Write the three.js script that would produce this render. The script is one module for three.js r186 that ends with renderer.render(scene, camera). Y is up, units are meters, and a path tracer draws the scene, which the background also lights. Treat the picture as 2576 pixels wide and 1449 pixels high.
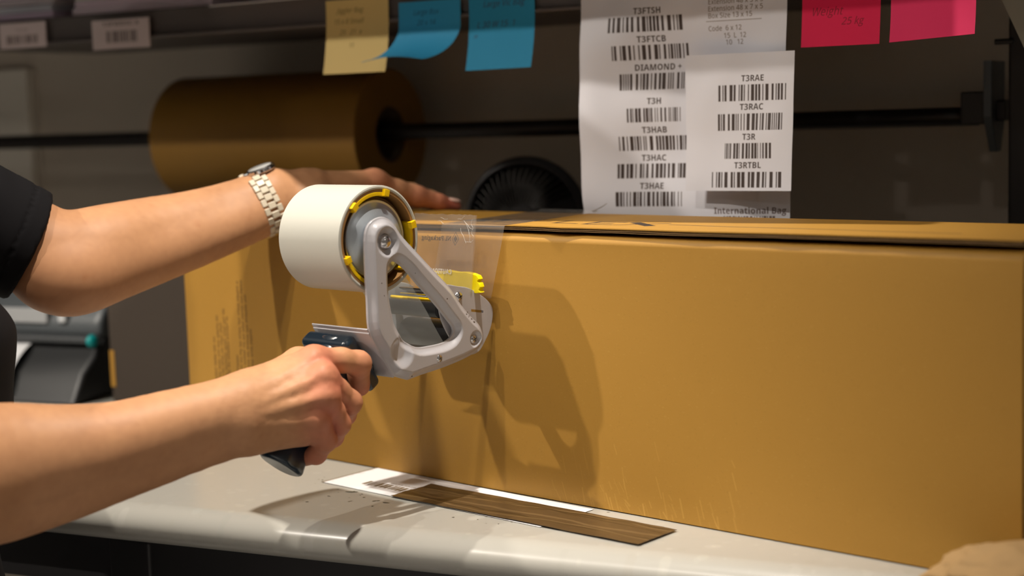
import * as THREE from 'three';
import { RoundedBoxGeometry } from 'three/addons/geometries/RoundedBoxGeometry.js';
import { mergeGeometries, mergeVertices } from 'three/addons/utils/BufferGeometryUtils.js';
import { ImprovedNoise } from 'three/addons/math/ImprovedNoise.js';
import { Brush, Evaluator, SUBTRACTION } from 'three-bvh-csg';

const V = (x, y, z) => new THREE.Vector3(x, y, z);
const clamp = (x, a, b) => Math.min(b, Math.max(a, x));
const lerp = (a, b, t) => a + (b - a) * t;
const sst = (a, b, x) => { const t = clamp((x - a) / (b - a), 0, 1); return t * t * (3 - 2 * t); };
function rng(seed) { let a = seed >>> 0; return () => { a = (a + 0x6D2B79F5) | 0; let t = Math.imul(a ^ (a >>> 15), 1 | a); t = (t + Math.imul(t ^ (t >>> 7), 61 | t)) ^ t; return ((t ^ (t >>> 14)) >>> 0) / 4294967296; }; }
const perlin = new ImprovedNoise();
const noise = (x, y, z) => perlin.noise(x + 31.7, y + 17.3, z + 5.1);

// ---------------------------------------------------------------- camera
const FW = 2576, FH = 1449, FOC = 3900, PITCH = 0.11378, ROLL = -0.03156;
const TABLE = 0.9;
const CAM = V(0, TABLE + 0.325, 0);
const scene = new THREE.Scene();
scene.background = new THREE.Color(0x000000);
const camera = new THREE.PerspectiveCamera(2 * Math.atan(FH / 2 / FOC) * 180 / Math.PI, FW / FH, 0.05, 60);
const cFw = V(0, -Math.sin(PITCH), -Math.cos(PITCH)), cUp0 = V(0, Math.cos(PITCH), -Math.sin(PITCH)), cRt0 = V(1, 0, 0);
const cRt = cRt0.clone().multiplyScalar(Math.cos(ROLL)).addScaledVector(cUp0, Math.sin(ROLL));
const cUp = cRt0.clone().multiplyScalar(-Math.sin(ROLL)).addScaledVector(cUp0, Math.cos(ROLL));
camera.position.copy(CAM); camera.up.copy(cUp); camera.lookAt(CAM.clone().add(cFw));
camera.focus = 1.27; camera.userData.fStop = 3.5;
const renderer = new THREE.WebGLRenderer({ antialias: true });
renderer.toneMapping = THREE.LinearToneMapping;
renderer.toneMappingExposure = 0.108;
renderer.shadowMap.enabled = true; renderer.shadowMap.type = THREE.PCFSoftShadowMap;

// measured directions: where a point of the photograph lies at a given depth or on a given plane
const dirOf = (x, y) => cFw.clone().addScaledVector(cRt, (x - FW / 2) / FOC).addScaledVector(cUp, -(y - FH / 2) / FOC);
const at = (x, y, depth) => CAM.clone().addScaledVector(dirOf(x, y), depth);
const onPlane = (x, y, P, n) => { const d = dirOf(x, y); return CAM.clone().addScaledVector(d, P.clone().sub(CAM).dot(n) / d.dot(n)); };
const UPV = V(0, 1, 0);

// frame of the bench, shelf and wall: E runs along them, N points from the wall into the room
const BA = 0.5132;
const E = V(Math.cos(BA), 0, Math.sin(BA)), N = V(-Math.sin(BA), 0, Math.cos(BA));
const room = (u, y, w) => V(E.x * u + N.x * w, y, E.z * u + N.z * w);
const ROOMTURN = -BA;                          // rotation.y that turns local x into E
const W_SHELF = -1.343, W_WALL = -1.703, W_TABLE = -0.967;

// ---------------------------------------------------------------- lamps (ceiling spots on a track over the bench, then added fill lamps)
const lampSpots = [   // position, aim, candela, warmth
  [V(-2.2, 2.62, -0.69), V(-0.45, 1.0, -1.4), 84, 0xfff5e8],
  [V(-1.43, 2.62, -0.83), V(-0.42, 1.0, -1.4), 70, 0xfff5e8],
  [V(-0.73, 2.62, -0.42), V(-0.35, 1.0, -1.3), 30, 0xfff5e8],
  [V(0.07, 2.62, -1.02), V(-0.15, 0.95, -1.3), 105, 0xfff5e8],
  [V(1.3, 2.62, 0.6), V(-0.1, 1.0, -1.5), 4, 0xfff5e8],  // weak fill spot added on the right
  [V(-1.2, 2.62, 1.3), V(-0.3, 1.0, -1.4), 6, 0xfff5e8],  // weak fill spot added behind the viewer
  [V(1.2, 2.62, 1.6), V(1.0, 0, 1.5), 200, 0xfff5e8],  // added fill lamp, lifts the room by bounce off the floor
  [V(-1.1, 2.62, 1.5), V(-1.1, 0, 1.4), 420, 0xfff5e8],  // second added fill lamp, brightens the dim wall by bounce
];

// ---------------------------------------------------------------- helpers
const taken = {};
function numbered(n) { if (!(n in taken)) { taken[n] = 0; return n; } taken[n]++; return n + '_' + String(taken[n]).padStart(3, '0'); }
function tag(o, label, category, group, kind) { o.userData.label = label; o.userData.category = category; if (group) o.userData.group = group; if (kind) o.userData.kind = kind; return o; }
function thing(name, label, category, pos = V(0, 0, 0), turn = 0, group) {
  const o = new THREE.Group(); o.name = numbered(name); o.position.copy(pos); o.rotation.y = turn; scene.add(o);
  return tag(o, label, category, group);
}
function mesh(name, geo, mat, parent = scene, label) {
  const m = new THREE.Mesh(geo, mat); m.name = parent === scene ? numbered(name) : name; m.castShadow = m.receiveShadow = true; parent.add(m);
  if (label) m.userData.label = label;
  return m;
}
function struct(name, geo, mat) { const m = mesh(name, geo, mat); m.userData.kind = 'structure'; return m; }
const std = (color, roughness = 0.7, metalness = 0, extra = {}) => new THREE.MeshPhysicalMaterial({ color, roughness, metalness, ...extra });
const lin = (r, g, b) => new THREE.Color().setRGB(r, g, b);
function box(w, h, d, x = 0, y = 0, z = 0, r = 0) { const g = r ? new RoundedBoxGeometry(w, h, d, 3, r) : new THREE.BoxGeometry(w, h, d); g.translate(x, y, z); return g; }
function flat(g) { return g.index ? g.toNonIndexed() : g; }
function merge(list) { return mergeGeometries(list.map(g => { const f = flat(g); for (const k of Object.keys(f.attributes)) if (!['position', 'normal', 'uv'].includes(k)) f.deleteAttribute(k); return f; })); }
function bar(a, b, r, r2 = r, seg = 14) {       // rod between two points
  const d = b.clone().sub(a), g = new THREE.CylinderGeometry(r2, r, d.length(), seg);
  g.applyQuaternion(new THREE.Quaternion().setFromUnitVectors(UPV, d.clone().normalize())); const c = a.clone().add(b).multiplyScalar(0.5); g.translate(c.x, c.y, c.z); return g;
}
function canvasTex(w, h, draw, repeat) {
  const c = document.createElement('canvas'); c.width = w; c.height = h; const x = c.getContext('2d'); draw(x, w, h);
  const t = new THREE.CanvasTexture(c); t.colorSpace = THREE.SRGBColorSpace; t.anisotropy = 8;
  if (repeat) { t.wrapS = t.wrapT = THREE.RepeatWrapping; t.repeat.set(...repeat); }
  return t;
}
function dataTex(w, h, fn, srgb = false) {
  const a = new Uint8Array(w * h * 4);
  for (let j = 0; j < h; j++) for (let i = 0; i < w; i++) { const v = fn(i, j), o = (j * w + i) * 4; if (typeof v === 'number') a[o] = a[o + 1] = a[o + 2] = clamp(v * 255, 0, 255); else for (let k = 0; k < 3; k++) a[o + k] = clamp(v[k] * 255, 0, 255); a[o + 3] = 255; }
  const t = new THREE.DataTexture(a, w, h); t.magFilter = t.minFilter = THREE.LinearFilter; t.wrapS = t.wrapT = THREE.RepeatWrapping; if (srgb) t.colorSpace = THREE.SRGBColorSpace; t.needsUpdate = true; return t;
}
// normals shared across edges flatter than the given angle
function toCreasedNormals(geo, angle = 0.6) {
  const g = geo.index ? geo.toNonIndexed() : geo.clone(), p = g.attributes.position, n = p.count / 3, cs = Math.cos(angle), map = new Map(), fn = [];
  const a = V(), b = V(), c = V(); const key = i => Math.round(p.getX(i) * 2e6) + '_' + Math.round(p.getY(i) * 2e6) + '_' + Math.round(p.getZ(i) * 2e6), keys = [];
  for (let f = 0; f < n; f++) { a.fromBufferAttribute(p, f * 3); b.fromBufferAttribute(p, f * 3 + 1); c.fromBufferAttribute(p, f * 3 + 2); const m = b.clone().sub(a).cross(c.clone().sub(a)); fn.push(m); for (let k = 0; k < 3; k++) { const q = key(f * 3 + k); keys.push(q); let l = map.get(q); if (!l) map.set(q, l = []); l.push(f); } }
  const un = fn.map(m => m.clone().normalize()), out = new Float32Array(p.count * 3);
  for (let i = 0; i < p.count; i++) { const f = Math.floor(i / 3), s = V(); for (const o of map.get(keys[i])) if (un[o].dot(un[f]) > cs) s.add(fn[o]); s.normalize(); out[i * 3] = s.x; out[i * 3 + 1] = s.y; out[i * 3 + 2] = s.z; }
  g.setAttribute('normal', new THREE.BufferAttribute(out, 3)); return g;
}
// a ruled or curved sheet: fn(i/nu, j/nv) -> Vector3, closed to a slab of the given thickness when th > 0
function sheet(nu, nv, fn, th = 0, thDir = null) {
  const P = [], UVs = [], I = []; const id = (i, j, s) => s * (nu + 1) * (nv + 1) + j * (nu + 1) + i;
  const pts = [];
  for (let j = 0; j <= nv; j++) for (let i = 0; i <= nu; i++) pts.push(fn(i / nu, j / nv));
  const at2 = (i, j) => pts[clamp(j, 0, nv) * (nu + 1) + clamp(i, 0, nu)];
  const nrm = (i, j) => { if (thDir) return thDir; const a = at2(i + 1, j).clone().sub(at2(i - 1, j)), b = at2(i, j + 1).clone().sub(at2(i, j - 1)); return a.cross(b).normalize(); };
  for (let s = 0; s < (th ? 2 : 1); s++) for (let j = 0; j <= nv; j++) for (let i = 0; i <= nu; i++) { const p = at2(i, j).clone(); if (s) p.addScaledVector(nrm(i, j), -th); P.push(p.x, p.y, p.z); UVs.push(i / nu, j / nv); }
  for (let j = 0; j < nv; j++) for (let i = 0; i < nu; i++) {
    I.push(id(i, j, 0), id(i + 1, j, 0), id(i + 1, j + 1, 0), id(i, j, 0), id(i + 1, j + 1, 0), id(i, j + 1, 0));
    if (th) I.push(id(i, j, 1), id(i + 1, j + 1, 1), id(i + 1, j, 1), id(i, j, 1), id(i, j + 1, 1), id(i + 1, j + 1, 1));
  }
  if (th) {
    for (let i = 0; i < nu; i++) { I.push(id(i, 0, 0), id(i, 0, 1), id(i + 1, 0, 1), id(i, 0, 0), id(i + 1, 0, 1), id(i + 1, 0, 0)); I.push(id(i, nv, 0), id(i + 1, nv, 1), id(i, nv, 1), id(i, nv, 0), id(i + 1, nv, 0), id(i + 1, nv, 1)); }
    for (let j = 0; j < nv; j++) { I.push(id(0, j, 0), id(0, j + 1, 1), id(0, j, 1), id(0, j, 0), id(0, j + 1, 0), id(0, j + 1, 1)); I.push(id(nu, j, 0), id(nu, j, 1), id(nu, j + 1, 1), id(nu, j, 0), id(nu, j + 1, 1), id(nu, j + 1, 0)); }
  }
  const g = new THREE.BufferGeometry(); g.setAttribute('position', new THREE.Float32BufferAttribute(P, 3)); g.setAttribute('uv', new THREE.Float32BufferAttribute(UVs, 2)); g.setIndex(I);
  return th ? toCreasedNormals(g, 0.7) : (g.computeVertexNormals(), g);
}
// a profile of [x, y] points swept along +z
function sweep(profile, len, crease = 0.6) {
  const sh = new THREE.Shape(profile.map(p => new THREE.Vector2(p[0], p[1]))); const g = new THREE.ExtrudeGeometry(sh, { depth: len, bevelEnabled: false, steps: 1 });
  return toCreasedNormals(g, crease);
}
// surface of a distance field (surface nets, vertices pulled onto the field)
function nets(sdf, lo, hi, cell, colour) {
  const nx = Math.ceil((hi.x - lo.x) / cell) + 1, ny = Math.ceil((hi.y - lo.y) / cell) + 1, nz = Math.ceil((hi.z - lo.z) / cell) + 1;
  const val = new Float32Array(nx * ny * nz), B = 8, rad = 3.5 * 1.7321 * cell * 1.35 + cell * 1.5;
  for (let bz = 0; bz < nz; bz += B) for (let by = 0; by < ny; by += B) for (let bx = 0; bx < nx; bx += B) {
    const dc = sdf(lo.x + (bx + 3.5) * cell, lo.y + (by + 3.5) * cell, lo.z + (bz + 3.5) * cell), skip = Math.abs(dc) > rad;
    for (let k = bz; k < Math.min(nz, bz + B); k++) for (let j = by; j < Math.min(ny, by + B); j++) for (let i = bx; i < Math.min(nx, bx + B); i++)
      val[(k * ny + j) * nx + i] = skip ? dc : sdf(lo.x + i * cell, lo.y + j * cell, lo.z + k * cell);
  }
  const vid = new Int32Array(nx * ny * nz).fill(-1), P = [], Nn = [], C = [], I = [], h = cell * 0.35;
  const off = [0, 1, nx, nx + 1, nx * ny, nx * ny + 1, nx * ny + nx, nx * ny + nx + 1];
  const edges = [[0, 1], [2, 3], [4, 5], [6, 7], [0, 2], [1, 3], [4, 6], [5, 7], [0, 4], [1, 5], [2, 6], [3, 7]];
  for (let k = 0; k < nz - 1; k++) for (let j = 0; j < ny - 1; j++) for (let i = 0; i < nx - 1; i++) {
    const o = (k * ny + j) * nx + i; let m = 0; for (let c = 0; c < 8; c++) if (val[o + off[c]] < 0) m |= 1 << c;
    if (m === 0 || m === 255) continue;
    let x = 0, y = 0, z = 0, n = 0;
    for (const [a, b] of edges) { if (((m >> a) & 1) === ((m >> b) & 1)) continue; const va = val[o + off[a]], vb = val[o + off[b]], t = va / (va - vb); x += lerp(a & 1, b & 1, t); y += lerp((a >> 1) & 1, (b >> 1) & 1, t); z += lerp(a >> 2, b >> 2, t); n++; }
    x = lo.x + (i + x / n) * cell; y = lo.y + (j + y / n) * cell; z = lo.z + (k + z / n) * cell;
    let gx = 0, gy = 0, gz = 0;
    for (let it = 0; it < 2; it++) {
      gx = sdf(x + h, y, z) - sdf(x - h, y, z); gy = sdf(x, y + h, z) - sdf(x, y - h, z); gz = sdf(x, y, z + h) - sdf(x, y, z - h);
      const l = Math.hypot(gx, gy, gz) || 1; gx /= l; gy /= l; gz /= l;
      if (it === 0) { const d = clamp(sdf(x, y, z), -cell * 0.6, cell * 0.6); x -= gx * d; y -= gy * d; z -= gz * d; }
    }
    vid[o] = P.length / 3; P.push(x, y, z); Nn.push(gx, gy, gz); if (colour) C.push(...colour(x, y, z, gx, gy, gz));
  }
  const q = (a, b, c, d, f) => { if (a < 0 || b < 0 || c < 0 || d < 0) return; f ? I.push(a, b, c, a, c, d) : I.push(a, c, b, a, d, c); };
  for (let k = 1; k < nz - 1; k++) for (let j = 1; j < ny - 1; j++) for (let i = 1; i < nx - 1; i++) {
    const o = (k * ny + j) * nx + i, s = val[o] < 0;
    if (s !== val[o + 1] < 0) q(vid[o - nx - nx * ny], vid[o - nx * ny], vid[o], vid[o - nx], s);
    if (s !== val[o + nx] < 0) q(vid[o - 1 - nx * ny], vid[o - 1], vid[o], vid[o - nx * ny], s);
    if (s !== val[o + nx * ny] < 0) q(vid[o - 1 - nx], vid[o - nx], vid[o], vid[o - 1], s);
  }
  const g = new THREE.BufferGeometry(); g.setAttribute('position', new THREE.Float32BufferAttribute(P, 3)); g.setAttribute('normal', new THREE.Float32BufferAttribute(Nn, 3));
  if (colour) g.setAttribute('color', new THREE.Float32BufferAttribute(C, 3));
  g.setIndex(I); return g;
}
const smin = (a, b, k) => { const h = Math.max(k - Math.abs(a - b), 0) / k; return Math.min(a, b) - h * h * k * 0.25; };
const smax = (a, b, k) => -smin(-a, -b, k);
function cone(px, py, pz, c) {                  // tapered capsule c = [ax,ay,az,bx,by,bz,ra,rb]
  const dx = c[3] - c[0], dy = c[4] - c[1], dz = c[5] - c[2], qx = px - c[0], qy = py - c[1], qz = pz - c[2];
  const t = clamp((qx * dx + qy * dy + qz * dz) / (dx * dx + dy * dy + dz * dz + 1e-12), 0, 1);
  const ex = qx - dx * t, ey = qy - dy * t, ez = qz - dz * t; return Math.sqrt(ex * ex + ey * ey + ez * ez) - (c[6] + (c[7] - c[6]) * t);
}
const cap = (a, b, ra, rb = ra) => [a.x, a.y, a.z, b.x, b.y, b.z, ra, rb];
function polyDist(P, x, y) {                    // signed distance to a closed polygon
  let d = 1e9, s = 1; for (let i = 0, j = P.length - 1; i < P.length; j = i, i++) {
    const a = P[i], b = P[j], ex = b[0] - a[0], ey = b[1] - a[1], wx = x - a[0], wy = y - a[1], t = clamp((wx * ex + wy * ey) / (ex * ex + ey * ey), 0, 1), bx = wx - ex * t, by = wy - ey * t;
    d = Math.min(d, bx * bx + by * by); const c1 = y >= a[1], c2 = y < b[1], c3 = ex * wy > ey * wx; if ((c1 && c2 && c3) || (!c1 && !c2 && !c3)) s = -s;
  } return s * Math.sqrt(d);
}
const smoothPoly = (P, n) => new THREE.CatmullRomCurve3(P.map(p => V(p[0], p[1], 0)), true, 'centripetal').getPoints(n).slice(0, -1).map(p => [p.x, p.y]);
const shapeOf = P => new THREE.Shape(P.map(p => new THREE.Vector2(p[0], p[1])));

// ---------------------------------------------------------------- materials
const fibre = dataTex(512, 512, (i, j) => { const a = noise(i * 0.035, j * 0.5, 3) * 0.5 + noise(i * 0.4, j * 0.4, 9) * 0.5; return 0.5 + 0.5 * a; });
fibre.repeat.set(6, 6);
function kraftPaint(x, w, h, base, seed, amt = 1) {          // paper fibres and flecks in an even tone
  const r = rng(seed); x.fillStyle = `rgb(${base.join(',')})`; x.fillRect(0, 0, w, h);
  const n = Math.round(w * h / 120);
  for (let i = 0; i < n; i++) { const l = 1 + r() * 4, t = (r() - 0.5) * 22 * amt, a = 0.025 + r() * 0.06; x.strokeStyle = t > 0 ? `rgba(255,225,170,${a})` : `rgba(70,40,5,${a})`; x.lineWidth = 0.6 + r() * 1.2; const px = r() * w, py = r() * h, an = (r() - 0.5) * 0.8; x.beginPath(); x.moveTo(px, py); x.lineTo(px + Math.cos(an) * l, py + Math.sin(an) * l); x.stroke(); }
  for (let i = 0; i < n / 3; i++) { x.fillStyle = `rgba(50,28,4,${0.03 + r() * 0.08})`; x.fillRect(r() * w, r() * h, 1 + r(), 1 + r()); }
}
const KRAFT = [172, 127, 46];
const mKraft = std(0xffffff, 0.72, 0, { map: canvasTex(1024, 1024, (x, w, h) => kraftPaint(x, w, h, KRAFT, 3), [2, 2]) });
const mKraftEdge = std(lin(0.24, 0.14, 0.055), 0.9);
const mFlute = std(lin(0.085, 0.048, 0.02), 0.95);
const mWhiteSteel = std(lin(0.46, 0.45, 0.475), 0.28, 0, { clearcoat: 0.5, clearcoatRoughness: 0.12 });
const mChrome = std(lin(0.75, 0.76, 0.78), 0.12, 1);
const mZinc = std(lin(0.66, 0.73, 0.80), 0.36, 0.85);
const mScrew = std(lin(0.66, 0.65, 0.66), 0.2, 1);
const mLemon = std(lin(0.92, 0.74, 0.0), 0.3, 0, { clearcoat: 0.3 });
const mYellow = std(lin(0.88, 0.56, 0.0), 0.38, 0, { clearcoat: 0.3 });
const mNavy = std(lin(0.008, 0.02, 0.034), 0.28, 0, { clearcoat: 0.4, clearcoatRoughness: 0.2 });
const mBlackRubber = std(lin(0.012, 0.012, 0.013), 0.38);
const mBlackSteel = std(lin(0.02, 0.019, 0.02), 0.5);
const mClear = std(0xffffff, 0.04, 0, { transmission: 1, thickness: 0, ior: 1.49, color: lin(0.95, 0.94, 0.93) });
const mFilm = std(lin(0.94, 0.92, 0.89), 0.14, 0, { transmission: 0.91, thickness: 0, ior: 1.5, side: THREE.DoubleSide });
const mFilmWeb = std(lin(0.84, 0.90, 0.92), 0.14, 0, { transmission: 0.8, thickness: 0, ior: 1.6, side: THREE.DoubleSide });

// ================================================================ ROOM
{
  const mWallPaint = std(lin(0.60, 0.53, 0.44), 0.85, 0, { bumpMap: fibre, bumpScale: 0.0004 });
  const mRoom = std(lin(0.72, 0.71, 0.70), 0.9), mCeil = std(lin(0.72, 0.71, 0.70), 0.95), mFloor = std(lin(0.46, 0.45, 0.44), 0.6);
  const U0 = -3.4, U1 = 3.2, W1 = 3.0, HT = 2.8;
  const put = (o, u, y, w) => { o.position.copy(room(u, y, w)); o.rotation.y = ROOMTURN; return o; };
  put(struct('floor', box(U1 - U0 + 0.4, 0.1, W1 - W_WALL + 0.4), mFloor), (U0 + U1) / 2, -0.05, (W1 + W_WALL) / 2);
  put(struct('ceiling', box(U1 - U0 + 0.4, 0.1, W1 - W_WALL + 0.4), mCeil), (U0 + U1) / 2, HT + 0.05, (W1 + W_WALL) / 2);
  put(struct('wall_back', box(U1 - U0 + 0.4, HT, 0.1), mWallPaint), (U0 + U1) / 2, HT / 2, W_WALL - 0.05);
  put(struct('wall_front', box(U1 - U0 + 0.4, HT, 0.1), mRoom), (U0 + U1) / 2, HT / 2, W1 + 0.05);
  put(struct('wall_left', box(0.1, HT, W1 - W_WALL), mRoom), U0 - 0.05, HT / 2, (W1 + W_WALL) / 2);
  put(struct('wall_right', box(0.1, HT, W1 - W_WALL), mRoom), U1 + 0.05, HT / 2, (W1 + W_WALL) / 2);
  // board at the far left, paled to stand in for lit wall
  const P = onPlane(73, 300, room(0, 0, W_WALL + 0.02), N), u = P.dot(E);
  const up = mesh('lit_strip_board', box(0.22, 0.62, 0.02, 0, 0, 0, 0.002), std(lin(0.88, 0.83, 0.73), 0.8)); put(up, u - 0.11, 1.0, W_WALL + 0.0105); tag(up, 'upright board at the far left, paled to stand in for lit wall', 'board');
}
// ceiling spots, together with the added fill lamps
for (const [p, aim, cd, col] of lampSpots) {
  const L = thing('ceiling_or_fill_spotlight', 'black ceiling spotlight on a short stem, over the bench or added as fill light', 'spotlight', p, 0, 'ceiling spotlights over the bench');
  const dir = aim.clone().sub(p).normalize(), q = new THREE.Quaternion().setFromUnitVectors(V(0, -1, 0), dir);
  const can = new THREE.LatheGeometry([[0.012, 0.10], [0.034, 0.095], [0.044, 0.06], [0.046, 0], [0.043, 0], [0.041, 0.055], [0.03, 0.085], [0.0, 0.088]].map(a => new THREE.Vector2(...a)), 28); can.applyQuaternion(q);
  mesh('can', can, mBlackSteel, L);
  const lens = new THREE.CircleGeometry(0.036, 24); lens.rotateX(Math.PI / 2); lens.translate(0, 0.03, 0); lens.applyQuaternion(q);
  mesh('bulb', lens, new THREE.MeshStandardMaterial({ color: 0x111111, emissive: col, emissiveIntensity: 12, side: THREE.DoubleSide }), L);
  mesh('stem', bar(V(0, 0.09, 0), V(0, 2.8 - p.y, 0), 0.009), mBlackSteel, L);
  const s = new THREE.SpotLight(col, cd, 0, p.z < 0 ? 0.43 : 0.75, 0.9, 2); s.position.copy(p).addScaledVector(dir, 0.012); s.target.position.copy(aim); s.castShadow = true; s.shadow.radius = 1.0; s.shadow.mapSize.set(2048, 2048); s.shadow.camera.near = 0.05; scene.add(s, s.target);
}

// ================================================================ BENCH
const BENCHA = 0.43, BE = V(Math.cos(BENCHA), 0, Math.sin(BENCHA)), BN = V(-Math.sin(BENCHA), 0, Math.cos(BENCHA));
{
  const benchTop = [[-0.55, 0], [-0.024, 0]];
  for (let i = 1; i <= 16; i++) { const a = i / 16 * Math.PI; benchTop.push([-0.024 + 0.024 * Math.sin(a), -0.017 + 0.017 * Math.cos(a)]); }
  benchTop.push([-0.55, -0.034]);
  const t = thing('packing_bench', 'white laminate packing bench with a rounded front edge', 'bench', BE.clone().multiplyScalar(-0.45).addScaledVector(BN, -1.031), -BENCHA);
  const len = 2.4, g2 = sweep(benchTop, len, 0.5); { // local: x along the bench, y up, z towards the room
    const p = g2.attributes.position, n = g2.attributes.normal; for (let i = 0; i < p.count; i++) { const px = p.getX(i), py = p.getY(i), pz = p.getZ(i); p.setXYZ(i, len / 2 - pz, TABLE + py, px); const nx = n.getX(i), ny = n.getY(i), nz = n.getZ(i); n.setXYZ(i, -nz, ny, nx); }
  }
  const specks = canvasTex(1024, 1024, (x, w, h) => { const r = rng(8); x.fillStyle = 'rgb(174,172,164)'; x.fillRect(0, 0, w, h); for (let i = 0; i < 2600; i++) { x.fillStyle = `rgba(${r() < 0.5 ? '255,255,245' : '150,145,130'},${0.03 + r() * 0.05})`; x.beginPath(); x.arc(r() * w, r() * h, 1 + r() * 5, 0, 7); x.fill(); } });
  { const p = g2.attributes.position, uv = g2.attributes.uv; for (let i = 0; i < p.count; i++) uv.setXY(i, p.getX(i) * 1.3, p.getZ(i) * 1.3 + p.getY(i)); specks.wrapS = specks.wrapT = THREE.RepeatWrapping; }
  mesh('bench_top', g2, std(0xffffff, 0.33, 0, { map: specks, clearcoat: 0.25, clearcoatRoughness: 0.2 }), t);
  mesh('apron', box(2.3, 0.05, 0.02, 0, TABLE - 0.061, -0.05, 0.002), mBlackSteel, t);
  for (const x of [-1.12, -0.42, 1.12]) for (const z of [-0.06, -0.5]) mesh('leg', box(0.045, TABLE - 0.04, 0.045, x, (TABLE - 0.04) / 2, z, 0.003), mBlackSteel, t);
  mesh('lower_shelf', box(2.3, 0.02, 0.44, 0, 0.55, -0.28, 0.003), std(lin(0.05, 0.045, 0.04), 0.7), t);
}
// worn dirt flecks on the bench
{
  const r = rng(77), lst = [];
  const fleck = (px, py, l, wd) => { const c = onPlane(px, py, V(0, TABLE + 0.0003, 0), UPV), n = 7, P = []; const an = r() * 3; for (let i = 0; i < n; i++) { const a = i / n * Math.PI * 2, q = 0.55 + r() * 0.6; P.push([Math.cos(a) * l * q, Math.sin(a) * wd * q]); } const g = new THREE.ShapeGeometry(shapeOf(P)); g.rotateZ(an * 0.3); g.rotateX(-Math.PI / 2); g.rotateY(-0.6); g.translate(c.x, c.y, c.z); lst.push(g); };
  for (let i = 0; i < 26; i++) fleck(760 + r() * 240, 1200 + r() * 75, 0.0007 + r() * 0.0016, 0.0003 + r() * 0.0009);
  for (let i = 0; i < 22; i++) fleck(1120 + r() * 420, 1268 + r() * 50, 0.0006 + r() * 0.0014, 0.0003 + r() * 0.0006);
  fleck(885, 1237, 0.0065, 0.002); fleck(970, 1264, 0.004, 0.0015); fleck(940, 1260, 0.0025, 0.0012); fleck(772, 1262, 0.002, 0.0008);
  const m = mesh('dirt_flecks', merge(lst), std(lin(0.10, 0.085, 0.05), 0.9)); tag(m, 'dark grime flecks scattered on the white bench top', 'dirt', null, 'stuff');
}
// shipping label and brown tape stuck on the bench
const bars = (x, px, py, w, h, seed, ink = '#2a201a') => { const r = rng(seed); x.fillStyle = ink; let q = 0; const unit = w / 66; while (q < w - unit) { const b = unit * (1 + Math.floor(r() * 3)); x.fillRect(px + q, py, Math.min(b, w - q), h); q += b + unit * (1 + Math.floor(r() * 2.6)); } };
{
  const dirX = V(Math.cos(0.719), 0, Math.sin(0.719)), dirZ = V(-Math.sin(0.719), 0, Math.cos(0.719));
  const lay = (name, x0, z0, w, d, tilt, mat, y, label, cat, wav = 0) => {
    const ax = dirX.clone().applyAxisAngle(UPV, tilt), az = dirZ.clone().applyAxisAngle(UPV, tilt), o = V(x0, TABLE + y, z0);
    const m = mesh(name, sheet(wav ? 60 : 6, wav ? 10 : 6, (u, v) => o.clone().addScaledVector(ax, u * w).addScaledVector(az, (1 - v) * d).add(V(0, wav * (0.5 + 0.5 * noise(u * 9, v * 5, 2)), 0)), 0.00025, UPV.clone()), mat); return tag(m, label, cat);
  };
  const labTex = canvasTex(1024, 512, (x, w, h) => { x.fillStyle = '#efeef0'; x.fillRect(0, 0, w, h); bars(x, 140, 300, 330, 90, 5, '#6b5a3c'); x.fillStyle = '#7a6a50'; x.font = '26px sans-serif'; x.fillText('00134 5829 776', 210, 270); x.fillStyle = '#8a8070'; x.fillRect(0, 0, 12, h); const r = rng(4); for (let i = 0; i < 40; i++) { x.fillStyle = `rgba(70,60,40,${r() * 0.5})`; x.fillRect(r() * 26, r() * h, 2 + r() * 14, 1 + r() * 3); } });
  const A0 = onPlane(945, 1178, V(0, TABLE, 0), UPV);
  lay('shipping_label', A0.x, A0.z, 0.26, 0.066, -0.02, std(0xffffff, 0.45, 0, { map: labTex }), 0.0007, 'white barcode label stuck on the bench under the long cardboard box', 'label');
  const brownTex = canvasTex(1024, 128, (x, w, h) => { const r = rng(12); x.fillStyle = 'rgb(78,60,38)'; x.fillRect(0, 0, w, h); for (let i = 0; i < 9; i++) { x.strokeStyle = i % 2 ? 'rgba(112,90,60,0.7)' : 'rgba(52,38,22,0.7)'; x.lineWidth = 3 + r() * 7; x.beginPath(); let y = h * (0.15 + 0.75 * r()); x.moveTo(0, y); for (let k = 1; k <= 16; k++) { y += (r() - 0.5) * 16; x.lineTo(k / 16 * w, y); } x.stroke(); } });
  const B0 = onPlane(1085, 1222, V(0, TABLE, 0), UPV);
  lay('brown_tape_strip', B0.x, B0.z, 0.262, 0.05, 0.0, std(0xffffff, 0.35, 0, { map: brownTex, clearcoat: 0.3 }), 0.0012, 'wrinkled brown packing tape stuck on the bench along the box', 'tape', 0.0012);
}

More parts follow.
